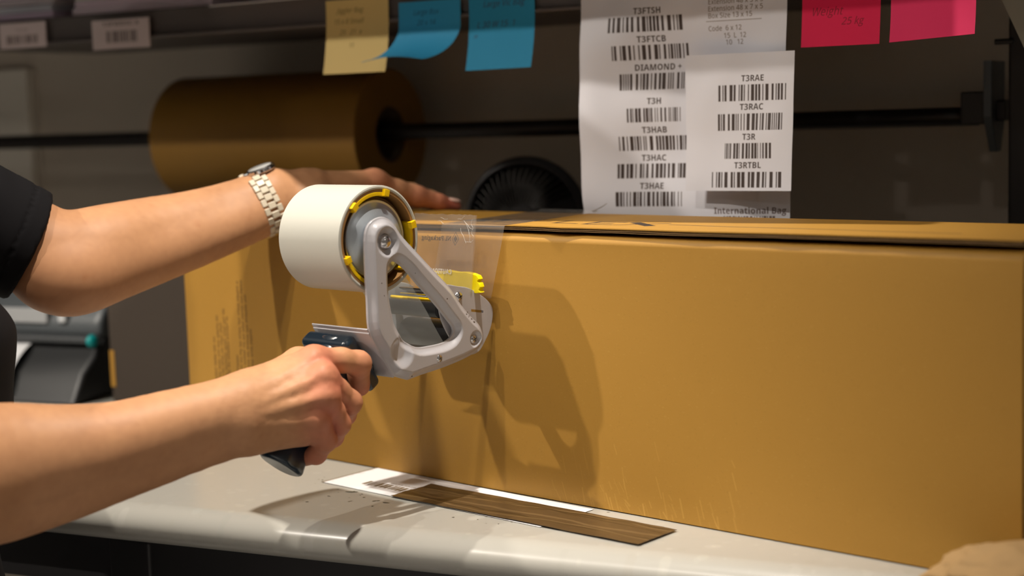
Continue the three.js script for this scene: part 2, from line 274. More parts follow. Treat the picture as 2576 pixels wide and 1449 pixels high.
// ================================================================ CARDBOARD BOX
const BT = 0.719, BD = V(Math.cos(BT), 0, Math.sin(BT)), BI = V(Math.sin(BT), 0, -Math.cos(BT));   // along the box, into the box
const B0 = V(-0.3368, TABLE + 0.001, -1.5873), BH = 0.2225, BL = 0.8896, BW = 0.160;
const box3 = (u, y, t) => B0.clone().addScaledVector(BD, u).addScaledVector(BI, t).add(V(0, y, 0));
{
  // group local: x along the box, y up, z = -into the box (towards the viewer)
  const t = thing('cardboard_box', 'long brown cardboard shipping box lying on the bench', 'box', B0, -BT);
  const TX = 2048, TY = 560, ppm = TX / BL;
  const frontTex = canvasTex(TX, TY, (x, w, h) => {
    kraftPaint(x, w, h, KRAFT, 21);
    // vertical lines of small print near the left end
    const r = rng(6), line = (u, y0, y1) => { x.save(); x.translate(u * ppm, h - y0 * ppm); x.rotate(-Math.PI / 2); x.fillStyle = 'rgba(62,40,8,0.8)'; let q = 0; const L = (y1 - y0) * ppm; while (q < L) { const n = 3 + r() * 9; for (let i = 0; i < n && q < L; i++) { x.fillRect(q, -3 - r() * 2.5, 2.2, 4.5 + r() * 2); q += 3.6; } q += 4; } x.restore(); };
    for (const [u, a, b] of [[0.0448, 0.062, 0.105], [0.0510, 0.062, 0.128], [0.0565, 0.058, 0.121], [0.062, 0.06, 0.135], [0.0665, 0.062, 0.128], [0.0805, 0.062, 0.092], [0.0862, 0.062, 0.1645], [0.0918, 0.062, 0.1655], [0.0975, 0.062, 0.152], [0.103, 0.066, 0.118]]) line(u, a, b);
    // scuffs rubbed pale near the bottom edge
    for (let i = 0; i < 60; i++) { const u = 0.485 + r() * 0.19, y = 0.004 + r() * r() * 0.065; x.strokeStyle = `rgba(222,176,92,${0.10 + r() * 0.28})`; x.lineWidth = 1 + r() * 2.2; x.beginPath(); x.moveTo(u * ppm, h - y * ppm); x.lineTo((u + 0.002 + r() * 0.004) * ppm, h - (y - 0.004 - r() * 0.016) * ppm); x.stroke(); }
  });
  const mFront = std(0xffffff, 0.6, 0, { map: frontTex });
  // front panel with a rounded fold into the inner flap
  const prof = [[0, 0]]; for (const y of [0.05, 0.1, 0.15, 0.2]) prof.push([0, y]); for (let i = 0; i <= 8; i++) { const a = i / 8 * Math.PI / 2; prof.push([0.007 * (1 - Math.cos(a)), BH - 0.007 + 0.007 * Math.sin(a)]); } prof.push([0.03, BH - 0.0006], [0.075, BH - 0.001]);
  const acc = [0]; for (let i = 1; i < prof.length; i++) acc.push(acc[i - 1] + Math.hypot(prof[i][0] - prof[i - 1][0], prof[i][1] - prof[i - 1][1]));
  const gF = sheet(40, prof.length - 1, (u, v) => { const i = Math.round(v * (prof.length - 1)); return V(u * BL, prof[i][1], -prof[i][0] + (prof[i][1] < BH - 0.01 ? 0.0016 * noise(u * 4, prof[i][1] * 12, 4) : 0)); }, 0.004);
  { const uv = gF.attributes.uv; for (let i = 0; i < uv.count; i++) { const k = Math.round(uv.getY(i) * (prof.length - 1)); uv.setY(i, Math.min(acc[k] / (TY / ppm), 0.999)); } }
  mesh('front_panel', gF, mFront, t);
  mesh('back_panel', box(BL, BH - 0.002, 0.004, BL / 2, BH / 2, -BW + 0.002), mKraft, t);
  mesh('bottom_panel', box(BL, 0.004, BW - 0.01, BL / 2, 0.002, -BW / 2), mKraft, t);
  mesh('end_panel', box(0.004, BH - 0.006, BW - 0.01, BL - 0.004, BH / 2, -BW / 2), mKraft, t);
  // outer top flap: liner, fluting, liner; cut edge towards the viewer
  const topTex = canvasTex(2048, 368, (x, w, h) => {
    kraftPaint(x, w, h, KRAFT, 33); const k = w / BL; const Y = tt => h - tt * k;
    x.fillStyle = x.strokeStyle = '#2e2012'; x.lineJoin = 'miter';
    const letter = (strokes) => { for (const [a, b, lw] of strokes) { x.lineWidth = lw * k; x.beginPath(); x.moveTo((a[0] + 0.008) * k, Y(a[1])); x.lineTo((b[0] + 0.008) * k, Y(b[1])); x.stroke(); } };
    const b = 0.036, c = 0.069, m = (b + c) / 2, th = 0.0042;
    letter([[[0.520, b], [0.5545, c], th], [[0.5175, c], [0.5575, b], 0.0095]]);                                                   // X
    letter([[[0.489, b], [0.4845, c], th], [[0.487, b + th / 2], [0.5175, b + th / 2], th], [[0.485, c - th / 2], [0.512, c - th / 2], th], [[0.487, m], [0.508, m], th]]);   // E
    letter([[[0.4555, b], [0.451, c], th], [[0.4535, b + th / 2], [0.481, b + th / 2], th]]);                                        // L
    letter([[[0.422, b], [0.4175, c], th], [[0.418, c - th / 2], [0.447, c - th / 2], th], [[0.42, m], [0.441, m], th]]);            // F
    letter([[[0.388, b], [0.390, m], 0.006], [[0.390, m], [0.412, c], 0.004], [[0.390, m], [0.370, c], 0.009]]);                     // Y
    letter([[[0.338, b], [0.353, c], th], [[0.353, c], [0.372, b], 0.009], [[0.343, m - 0.006], [0.366, m - 0.006], th]]);          // A
    letter([[[0.562, 0.056], [0.82, 0.042], 0.0032]]);
  });
  const mTop = std(0xffffff, 0.62, 0, { map: topTex, bumpMap: fibre, bumpScale: 0.0001 });
  const lift = u => 0.0016 + 0.0022 * sst(0.1, 1, u) + 0.0008 * noise(u * 7, 1, 1);
  const rag = u => 0.0012 * noise(u * 30, 4, 2) + (u > 0.545 && u < 0.585 ? 0.004 * Math.sin((u - 0.545) / 0.04 * Math.PI) : 0) + 0.002 * sst(0.62, 0.7, u);
  const layer = (y0, th, inset, mat, nm, w0 = 0) => {
    const g = sheet(90, 6, (u, v) => V(u * BL, BH + lift(u) * (1 - v * 0.8) + y0 + w0 * noise(u * 40, 3, y0 * 900), -inset - 0.0005 + rag(u) * 0.6 * (1 - v) - v * (BW - inset)), th, UPV.clone());
    return mesh(nm, g, mat, t);
  };
  layer(0.0038, 0.0009, 0, mTop, 'outer_flap'); layer(0.00292, 0.00118, 0.0016, mFlute, 'fluting'); layer(0.0018, 0.0006, 0.0004, mKraftEdge, 'flap_liner', 0.0003);
  layer(0.00122, 0.0007, 0.0018, mFlute, 'fluting'); layer(0.00055, 0.0005, 0.0006, mKraftEdge, 'flap_liner', 0.0003);
}
// clear tape across the top and down towards the gun
const GB = 0.745, GA = V(Math.cos(GB), 0, Math.sin(GB)), GG = V(Math.sin(GB), 0, -Math.cos(GB));
const G0 = onPlane(1240, 790, B0.clone().addScaledVector(BI, -0.007), BI);
const gun3 = (s, v, w) => G0.clone().addScaledVector(GG, s / 1000).addScaledVector(GA, w / 1000).add(V(0, v / 1000, 0));
{
  const f = onPlane(1276, 575, B0, BI), uR = f.clone().sub(B0).dot(BD);
  const topAt = (u, tt) => box3(u, BH + 0.0065, tt), path = [];
  const gR = gun3(1.5, 13, -3), gL = gun3(1.5, 13, -76);
  const rows = [[0.163, 0.001], [0.152, 0.0], [0.12, 0], [0.09, 0], [0.04, 0], [0.006, 0]];
  const R = [], Lf = [];
  for (const [tt, dy] of rows) { const sl = -0.028 * tt / 0.18; R.push(topAt(uR + sl, tt).add(V(0, dy, 0))); Lf.push(topAt(uR - 0.072 + sl, tt).add(V(0, dy, 0))); }
  for (const k of [0, 0.12, 0.35, 0.6, 0.82, 1]) { const eR = box3(uR, BH + 0.006, -0.003), eL = box3(uR - 0.072, BH + 0.006, -0.003); R.push(eR.lerp(gR, k)); Lf.push(eL.lerp(gL, k)); }
  const cR = new THREE.CatmullRomCurve3(R, false, 'centripetal'), cL = new THREE.CatmullRomCurve3(Lf, false, 'centripetal');
  const m = mesh('tape_strip', sheet(14, 70, (u, v) => { const a = cL.getPoint(v), b = cR.getPoint(v); return a.lerp(b, u).add(V(0, 0.00025 * noise(u * 6, v * 18, 1), 0.0006 * noise(u * 5, v * 9, 6) * sst(0.6, 0.7, v))); }), mFilm);
  tag(m, 'clear packing tape strip over the box top running down to the tape gun', 'tape');
  const T0 = onPlane(1480, 528, box3(0, 0, BW), BI);
  const tail = mesh('tape_tail', sheet(4, 10, (u, v) => T0.clone().addScaledVector(BD, v * 0.028 - 0.006).add(V(0, -0.002 + 0.0085 * v * v, 0)).addScaledVector(BI, (u - 0.5) * 0.007 * (1 - v * 0.8)), 0.0002, UPV.clone()), std(lin(0.55, 0.52, 0.45), 0.3, 0, { transmission: 0.4, thickness: 0 })); tag(tail, 'loose curled tape end sticking up behind the box top', 'tape');
}

// ================================================================ TAPE GUN AND ROLL
{
  const mm = 0.001, gun = thing('tape_dispenser', 'white metal hand tape gun with a dark blue grip held against the box', 'tape gun', G0, Math.PI / 2 - GB);
  const outer = smoothPoly([[-141.5, 78.9], [-137.4, 86.3], [-130.6, 90], [-122, 91], [-112.5, 86.5], [-103, 75], [-86.3, 59.6], [-69.7, 44.5], [-50.1, 26.9], [-39.6, 13.5], [-28.4, 2], [-17.4, -7.7], [-13.9, -17.1], [-16.7, -24.2], [-24.2, -29.2], [-35.4, -32.6], [-62.6, -36.9], [-88.9, -39.4], [-100.5, -40.9], [-102.6, -41], [-104.5, -40.4], [-116, -36.2], [-118, -35], [-129, -18], [-141, 1.8], [-142.3, 28.3], [-142.7, 51]], 110);
  const hole = smoothPoly([[-113.5, 55.1], [-118.3, 52.4], [-119.4, 47], [-119.6, 34.3], [-118.7, 24], [-116.3, 11.8], [-114.5, 5.6], [-110.6, -1.2], [-105.3, -8], [-99.4, -12.3], [-91.2, -15.9], [-79.2, -16.8], [-61.5, -16], [-53.5, -13.4], [-49.6, -9], [-50.3, -4.9], [-56.9, 2.8], [-68.5, 15.6], [-80.9, 27.6], [-90.2, 36.6], [-99.7, 46.2], [-108.5, 53]], 90);
  const bump = (x, y, cx, cy, r0, r1) => 1 - sst(r0, r1, Math.hypot(x - cx, y - cy));
  const hgt = (x, y, d2) => { let h = 5 * sst(0.8, 7.0, -d2); h -= 4.4 * bump(x, y, -122.5, 71.4, 5.5, 12.5); h -= 3.2 * bump(x, y, -27.9, -17.4, 4, 7.5); h -= 4.0 * bump(x, y, -112, -17, 5, 14); h -= 1.6 * bump(x, y, -102, 30, 1, 2); return h; };
  const sdfPlate = (X, Y, Z) => { const x = X / mm, y = Y / mm, z = Z / mm; const d2 = Math.max(polyDist(outer, x, y), -polyDist(hole, x, y)); return smax(d2, (Math.abs(z - hgt(x, y, d2)) - 1.35) * 0.66, 0.9) * mm; };
  mesh('side_frame', nets(sdfPlate, V(-0.147, -0.045, -0.006), V(-0.009, 0.096, 0.009), 0.0008), mWhiteSteel, gun);
  // roller brackets, near and far
  const brk = smoothPoly([[-52, 28.5], [-35.8, 26.6], [-24.6, 24.2], [-11.9, 18], [-1.1, 10.8], [4, 4], [4.1, -3], [0.7, -12.9], [-6.7, -23.2], [-14, -30], [-26, -31], [-42, -20], [-58, 10]], 80);
  const bsh = shapeOf(brk); const slot = new THREE.Path(); slot.moveTo(-21.5, 6.4); slot.lineTo(-7, 3.6); slot.lineTo(-7, 1.6); slot.lineTo(-21.5, 4.2); slot.closePath(); bsh.holes.push(slot);
  const bg = new THREE.ExtrudeGeometry(bsh, { depth: 1.2, bevelEnabled: true, bevelSize: 0.5, bevelThickness: 0.5, bevelSegments: 2 }); bg.scale(mm, mm, mm); bg.translate(0, 0, -0.0062);
  mesh('roller_bracket', toCreasedNormals(bg, 0.6), mWhiteSteel, gun); const bg2 = bg.clone(); bg2.translate(0, 0, -0.0735); mesh('roller_bracket', toCreasedNormals(bg2, 0.6), mWhiteSteel, gun);
  // back plate and its lip
  const pd = V(0.54, -0.84, 0), pn = V(-0.84, -0.54, 0);
  const slab = (name, c, L, th, w0, w1, r, mat, parent = gun) => { const g = new RoundedBoxGeometry(L * mm, th * mm, (w1 - w0) * mm, 3, r * mm); g.translate(0, 0, (w0 + w1) / 2 * mm); const mx = new THREE.Matrix4().makeBasis(pd, pn.clone().negate(), V(0, 0, 1)); g.applyMatrix4(mx); g.translate(c[0] * mm, c[1] * mm, 0); return mesh(name, g, mat, parent); };
  slab('back_plate', [-129, -17.5], 46, 1.6, -66, 0.5, 0.6, mWhiteSteel);
  slab('top_lip', [-141.6, 3.3], 4, 1.4, -66, 0, 0.6, mWhiteSteel);
  // grip: flange plus handle
  const ax = V(-0.69, -0.724, 0).normalize(), fr = V(0.724, -0.69, 0), S0 = [-133, -20];
  slab('flange', [-136.5, -24.5], 51, 15, -68, -13, 5, mNavy);
  const gripSdf = (X, Y, Z) => {
    const x = X / mm - S0[0], y = Y / mm - S0[1], z = Z / mm + 36, tt = x * ax.x + y * ax.y, f = x * fr.x + y * fr.y;
    const k = clamp(tt / 107, 0, 1), rx = 17.5 + 8 * Math.pow(1 - k, 4) - 2.2 * Math.sin(k * Math.PI) + 2.5 * sst(0.75, 1, k), rz = 13 + 9 * Math.pow(1 - k, 5) + 1.5 * sst(0.75, 1, k), fo = f + 2.5 * Math.sin(k * Math.PI);
    let d = (Math.pow(Math.pow(Math.abs(fo / rx), 2.4) + Math.pow(Math.abs(z / rz), 2.4), 1 / 2.4) - 1) * Math.min(rx, rz);
    d = smax(d, tt - 106 + 0.10 * fo, 4); d = Math.max(d, -tt - 2); if (k > 0.5) d = smax(d, -(Math.hypot(z - rz - 1.2, (f + 1) * 0.35) - 2.0), 1); return d * mm * 0.8;
  };
  mesh('grip', nets(gripSdf, V(-0.245, -0.12, -0.066), V(-0.105, 0.02, -0.006), 0.0016), mNavy, gun);
  // screws
  const ev = new Evaluator(); ev.attributes = ['position', 'normal'];
  const screwGeo = (r) => {
    const dome = new THREE.LatheGeometry([[0, 0.62], [0.35, 0.57], [0.65, 0.43], [0.88, 0.2], [0.97, 0], [0.97, -0.25], [0, -0.25]].map(a => new THREE.Vector2(a[0] * r, a[1] * r)), 36); dome.rotateX(Math.PI / 2); dome.deleteAttribute('uv');
    let b = new Brush(mergeVertices(dome)); b.updateMatrixWorld();
    for (const an of [0.4, 0.4 + Math.PI / 2]) { const c = new THREE.BoxGeometry(1.05 * r, 0.22 * r, 0.6 * r); c.deleteAttribute('uv'); c.rotateZ(an); c.translate(0, 0, 0.55 * r); const cb = new Brush(c); cb.updateMatrixWorld(); b = ev.evaluate(b, cb, SUBTRACTION); b.updateMatrixWorld(); }
    return toCreasedNormals(b.geometry, 0.5);
  };
  const sg = screwGeo(0.0045);
  for (const [s, v, w] of [[-36.5, 18.6, -4.2], [-27.9, -17.4, 2.4], [-71.2, -27.4, 5.6]]) { const m = mesh('screw', sg, mScrew, gun); m.position.set(s * mm, v * mm, w * mm); if (s < -60) m.scale.setScalar(0.78); }
  const washer = new THREE.LatheGeometry([[3.5, 0], [6.2, 0], [6.2, 0.8], [3.5, 0.8]].map(a => new THREE.Vector2(a[0] * mm, a[1] * mm)), 36); washer.rotateX(Math.PI / 2); washer.translate(-27.9 * mm, -17.4 * mm, 1.6 * mm); mesh('washer', toCreasedNormals(washer, 0.5), mScrew, gun);
  const nut = new THREE.LatheGeometry([[0, 4.6], [2.2, 4.3], [4.2, 3.2], [5.6, 1.4], [6.0, 0], [6.6, -0.2], [6.6, -1.6], [0, -1.6]].map(a => new THREE.Vector2(a[0] * mm, a[1] * mm)), 40); nut.rotateX(Math.PI / 2); nut.translate(-122.5 * mm, 71.4 * mm, 2.4 * mm); mesh('axle_nut', nut, mScrew, gun);
  // hub: zinc cone disc, core holder coloured as the dark gap around it, three yellow clips
  const lathe = (pts, cx, cy, seg = 64) => { const g = new THREE.LatheGeometry(pts.map(a => new THREE.Vector2(a[0] * mm, a[1] * mm)), seg); g.rotateX(Math.PI / 2); g.translate(cx * mm, cy * mm, 0); return g; };
  const HX = -120.5, HY = 73;
  mesh('hub_disc', toCreasedNormals(lathe([[0, -1.5], [11, -1.8], [20, -5.5], [26.5, -9.8], [29, -10.8], [30.6, -10.6], [31, -11.4], [30.6, -12.4], [0, -12.4]], HX, HY, 80), 0.5), mZinc, gun);
  mesh('axle', lathe([[0, 1], [5, 1], [5, -78], [0, -78]], HX, HY, 24), mChrome, gun);
  const hubG = lathe([[26, -13], [33.4, -13], [33.4, -74], [31, -74], [31, -16], [26, -16]], HX, HY, 64); mesh('core_holder', toCreasedNormals(hubG, 0.5), std(lin(0.10, 0.045, 0.012), 0.6), gun);
  for (const [a0, a1] of [[74, 138], [-46, 18], [198, 258]]) {
    const parts = [], ring = (r0, r1, z0, z1, b0, b1) => { const s = new THREE.Shape(); const n = 18; for (let i = 0; i <= n; i++) { const a = lerp(b0, b1, i / n) * Math.PI / 180; i ? s.lineTo(r1 * Math.cos(a), r1 * Math.sin(a)) : s.moveTo(r1 * Math.cos(a), r1 * Math.sin(a)); } for (let i = n; i >= 0; i--) { const a = lerp(b0, b1, i / n) * Math.PI / 180; s.lineTo(r0 * Math.cos(a), r0 * Math.sin(a)); } const g = new THREE.ExtrudeGeometry(s, { depth: z1 - z0, bevelEnabled: true, bevelSize: 0.35, bevelThickness: 0.35, bevelSegments: 2, steps: 1 }); g.translate(0, 0, z0); return toCreasedNormals(g, 0.6); };
    parts.push(ring(34.4, 36.6, -40, -6.5, a0, a1), ring(34.6, 39.2, -6.2, -3.6, a0, a0 + 7), ring(34.6, 39.2, -6.2, -3.6, a1 - 8, a1));
    const g = merge(parts); g.scale(mm, mm, mm); g.translate(HX * mm, HY * mm, 0); mesh('core_clip', g, mYellow, gun);
  }
  // rods and rollers
  const rod = (name, s, v, r, mat, w0 = -76, w1 = -5) => mesh(name, bar(V(s * mm, v * mm, w0 * mm), V(s * mm, v * mm, w1 * mm), r * mm, r * mm, 32), mat, gun);
  rod('guide_rod', -36.5, 19.2, 4.2, mChrome); rod('roller', -28.5, -17, 13.2, mBlackRubber, -73, -8); rod('shadow_gap_bar', -55, 9, 6.5, mBlackRubber, -74, -7); rod('yellow_wiper_edge', -46, 15.5, 1.5, mYellow, -75, -8);  // black bar stands in for the shadowed gap beside the roller
  // yellow blade cover with a broken end
  const ys = shapeOf([[-70, 21.5], [-72, 34], [-40, 34.5], [-36, 36], [-24, 35], [-14, 35.5], [-6, 34.5], [-1, 33.2], [0.5, 31], [-1.5, 29], [1, 27], [2, 24.5], [0, 22], [1.8, 20], [-2, 19.5]]);
  const yg = new THREE.ExtrudeGeometry(ys, { depth: 4.2, bevelEnabled: true, bevelSize: 0.7, bevelThickness: 0.7, bevelSegments: 2 }); yg.scale(mm, mm, mm); yg.rotateY(-Math.PI / 2); // x -> along w
  mesh('blade_cover', toCreasedNormals(yg, 0.6), mLemon, gun).position.set(-0.0125, 0.0005, 0);
  // clear guard plate, slightly raked
  const guardGeo = sheet(24, 12, (u, v) => { const top = v > 0.999 ? 0.9 * noise(u * 22, 2, 3) : 0, e2 = v < 0.001 ? 0 : 0; return V(lerp(-22.3, -13, v) * mm + 0.0004 * noise(u * 3, v * 3, 8), (lerp(22, 84.5, v) + top + e2) * mm, lerp(-77, -3.6, u) * mm); }, 0.0016);
  const guard = mesh('guard_plate', guardGeo, std(lin(0.95, 0.93, 0.91), 0.08, 0, { transmission: 0.95, thickness: 0, ior: 1.45 }), gun);
  const alpha = canvasTex(768, 384, (x, w, h) => {
    x.fillStyle = '#000'; x.fillRect(0, 0, w, h); x.fillStyle = x.strokeStyle = '#fff'; x.lineWidth = 7;
    x.beginPath(); x.moveTo(110, 40); x.lineTo(172, 128); x.lineTo(110, 216); x.lineTo(48, 128); x.closePath(); x.stroke();
    x.globalAlpha = 0.75; x.beginPath(); x.moveTo(110, 78); x.lineTo(148, 130); x.lineTo(110, 180); x.lineTo(72, 130); x.closePath(); x.fill(); x.globalAlpha = 1;
    x.font = 'bold 84px serif'; x.fillText('NL Packaging', 190, 158);
  }); alpha.colorSpace = THREE.NoColorSpace;
  // printed on the far face, so it reads backwards from here
  const plane = (w0, w1, v0, v1, off) => sheet(1, 1, (u, v) => { const vv = lerp(v0, v1, v), k = (vv - 22) / 62.5; return V((lerp(-22.3, -13, k) + off) * mm, vv * mm, lerp(w0, w1, u) * mm); });
  mesh('guard_print', plane(-20.5, -68.5, 48, 72, 2.0), std(lin(0.02, 0.02, 0.02), 0.5, 0, { alphaMap: alpha, transparent: true, side: THREE.DoubleSide }), guard, 'mirrored black maker print on the clear guard');
  const caution = canvasTex(512, 128, (x, w, h) => { x.fillStyle = '#000'; x.fillRect(0, 0, w, h); x.fillStyle = '#fff'; x.font = 'bold 96px sans-serif'; x.fillText('CAUTION', 20, 100); }); caution.colorSpace = THREE.NoColorSpace;
  mesh('caution_lettering', plane(-28, -58, 32.5, 40, 2.1), std(lin(0.8, 0.8, 0.78), 0.2, 0, { alphaMap: caution, transparent: true, side: THREE.DoubleSide }), guard, 'raised clear CAUTION lettering');

  // scratches and a cracked corner on the guard, paint chips on the frame
  {
    const r = rng(19), pt = (w, v, o) => V((lerp(-22.3, -13, (v - 22) / 62.5) + o) * mm, v * mm, w * mm), lst = [];
    for (const [w0, v0, w1, v1] of [[-16, 80, -9, 68], [-14, 78, -6, 72], [-20, 74, -12, 60], [-8, 81, -5, 66], [-24, 81, -16, 82.5], [-48, 79, -40, 77], [-44, 82, -36, 80], [-12, 62, -5, 63], [-10, 72, -7, 61]]) { const P = []; for (let i = 0; i <= 4; i++) { const k = i / 4; P.push(pt(lerp(w0, w1, k) + (r() - 0.5) * 2, lerp(v0, v1, k) + (r() - 0.5) * 2, -0.25)); } lst.push(new THREE.TubeGeometry(new THREE.CatmullRomCurve3(P), 10, 0.0001, 5)); }
    mesh('scratches', merge(lst), std(lin(0.62, 0.6, 0.56), 0.3), guard);
    const chips = []; for (const [x, y, q] of [[-28, -1, 1], [-30.5, 2, 0.7], [-26.5, -3.6, 1.3], [-32, 5.5, 0.5], [-35, 4, 0.8], [-33, 1.5, 0.5], [-92, 44, 0.5], [-60, 20, 0.6], [-131, 40, 0.5], [-129, 30, 0.6], [-99, -38, 0.8]]) { const d2 = Math.max(polyDist(outer, x, y), -polyDist(hole, x, y)), g = new THREE.SphereGeometry(0.9 * mm * q, 8, 6); g.scale(0.6 + r(), 0.7 + r() * 0.6, 0.35); g.translate(x * mm, y * mm, (hgt(x, y, d2) + 1.3) * mm); chips.push(g); }
    mesh('paint_chips', merge(chips), std(lin(0.09, 0.06, 0.04), 0.9), gun);
  }
  // the roll, with its paper core and the film leading to the roller
  const roll = thing('tape_roll', 'wide roll of clear packing tape mounted in the tape gun', 'tape', G0, Math.PI / 2 - GB);
  const wraps = []; for (const [r, z] of [[39.4, -78], [42.0, -78], [42.4, -77.4], [42.4, -6.8], [42.1, -6.2], [40.8, -5.8], [39.4, -6.2], [39.4, -78]]) wraps.push([r, z]);
  mesh('tape_wrap', toCreasedNormals(lathe(wraps, HX, HY, 128), 0.5), std(lin(0.52, 0.515, 0.455), 0.40, 0, { clearcoat: 0.3, clearcoatRoughness: 0.3, bumpMap: fibre, bumpScale: 0.00004 }), roll);
  const coreTex = canvasTex(1024, 256, (x, w, h) => { kraftPaint(x, w, h, [150, 108, 56], 9); x.font = 'bold 60px sans-serif'; x.fillStyle = '#20180e'; x.save(); x.translate(w * 0.22, h * 0.2); x.rotate(Math.PI / 2); x.fillText('8', 0, 0); x.restore(); x.fillStyle = '#41551c'; for (const a of [0.05, 0.12, 0.9]) x.fillText('ft', w * a, h * 0.25); }, [1, 1]);
  mesh('core', toCreasedNormals(lathe([[37.2, -6.4], [39.4, -6.4], [39.4, -77.8], [37.2, -77.8], [37.2, -6.4]], HX, HY, 96), 0.5), std(0xffffff, 0.8, 0, { map: coreTex }), roll);
  mesh('film', sheet(10, 24, (u, v) => { const s = lerp(-95, -46, v), y = 17.8 - (s + 75.4) * 1.4; return V((s + 1.2 * Math.sin(v * 5)) * mm, (y + 0.5 * noise(u * 3, v * 6, 2)) * mm, lerp(-76, -9, u) * mm); }), mFilmWeb, roll);
}

// ================================================================ SHELF AND WHAT HANGS ON IT
const onShelf = (px, py, w = W_SHELF) => { const p = onPlane(px, py, room(0, 0, w), N); return [p.dot(E), p.y]; };
{
  const YB = 1.3185;
  const t = thing('wall_shelf', 'dark grey steel shelf with a label rail above the packing bench', 'shelf', room(-0.75, 0, W_SHELF), ROOMTURN);
  const mShelf = std(lin(0.105, 0.09, 0.085), 0.55);
  mesh('board', box(1.75, 0.022, 0.335, 0.0, YB + 0.018, -0.176, 0.002), mShelf, t);
  mesh('front_rail', box(1.75, 0.032, 0.007, 0, YB + 0.016, -0.0036, 0.002), mShelf, t);
  mesh('rail_lip', box(1.75, 0.004, 0.011, 0, YB + 0.002, 0.0005, 0.0015), mShelf, t);
  // the shelf above (out of the picture): its front shades the one below
  const t2 = thing('upper_shelf', 'upper steel shelf over the packing bench', 'shelf', room(-0.7, 0, W_SHELF), ROOMTURN);
  mesh('board', box(2.27, 0.03, 0.55, -0.77, 1.485, -0.065, 0.003), mShelf, t2); mesh('front_rail', box(2.27, 0.05, 0.008, -0.77, 1.48, 0.214, 0.002), mShelf, t2);
  // paper stacks
  const stack = (e0, e1, y0, n, th, col, label, dz, seed) => {
    const r = rng(seed);
    for (let i = 0; i < n; i++) {
      const w = e1 - e0, m = mesh('envelope', box(w - 0.004 * r(), th * 0.93, 0.23, 0, 0, 0, 0.0006), std(lin(...col.map(c => c * (0.9 + 0.2 * r()))), 0.75));
      m.position.copy(room((e0 + e1) / 2 + (r() - 0.5) * 0.006, y0 + th * (i + 0.5), W_SHELF - 0.12 - dz - r() * 0.006)); m.rotation.y = ROOMTURN + (r() - 0.5) * 0.02;
      tag(m, label[i], 'envelope', 'flat mailers stacked on the shelf');
    }
  };
  const ord = ['bottom', 'second from the bottom', 'third from the bottom', 'fourth from the bottom', 'fifth from the bottom'];
  const [p0] = onShelf(165, 30), [p1] = onShelf(520, 20), [q0] = onShelf(-90, 30), [q1] = onShelf(118, 30);
  stack(p0, p1, YB + 0.0325, 4, 0.0085, [0.88, 0.84, 0.86], ord.slice(0, 4).map(o => `${o} white flat mailer in the wide shelf stack`), 0.004, 5);
  stack(q0, q1, YB + 0.0325, 4, 0.008, [0.62, 0.58, 0.64], ord.slice(0, 4).map(o => `${o} grey flat mailer in the far left shelf stack`), 0.0, 9);
  // white sheet lying over the rail
  const [s0, sy] = onShelf(545, 36), [s1] = onShelf(1045, 6);
  const pm = mesh('white_sheet', sheet(10, 8, (u, v) => room(lerp(s0, s1, u), YB + 0.0335 + (v < 0.25 ? -(0.25 - v) * 0.022 + 0.002 : 0.002) + 0.002 * u, W_SHELF + 0.012 - v * 0.2), 0.0012, UPV.clone()), std(lin(0.9, 0.88, 0.87), 0.7)); tag(pm, 'single white sheet lying over the shelf edge above the sticky notes', 'paper');
  // rail labels
  const labTex = (top, seed) => canvasTex(512, 384, (x, w, h) => { x.fillStyle = '#d9c9c8'; x.fillRect(0, 0, w, h); x.fillStyle = '#54443c'; if (top) { x.font = 'bold 62px sans-serif'; x.fillText('T3FWDSC-5', 96, 78); bars(x, 130, 150, 270, 150, seed, '#4a3d36'); } else { x.font = '48px sans-serif'; x.fillStyle = '#8c7872'; x.fillText('T3CAB', 180, 130); bars(x, 80, 190, 340, 130, seed, '#6b5953'); } });
  const lab = (px0, py0, px1, py1, tex, label) => { const [a, b] = onShelf(px0, py0), [c, d] = onShelf(px1, py1); const yT = Math.max(b, d), m = mesh('shelf_label', box(c - a, b - d, 0.0012, 0, 0, 0), std(0xffffff, 0.5, 0, { map: tex })); m.position.copy(room((a + c) / 2, (b + d) / 2, W_SHELF + 0.0075)); m.rotation.y = ROOMTURN; tag(m, label, 'label', 'barcode labels on the shelf rail'); };
  lab(10, 62, 130, 117, labTex(false, 3), 'faint barcode label at the left end of the shelf rail'); lab(243, 54, 390, 118, labTex(true, 4), 'white barcode label with bold text line on the shelf rail');
}
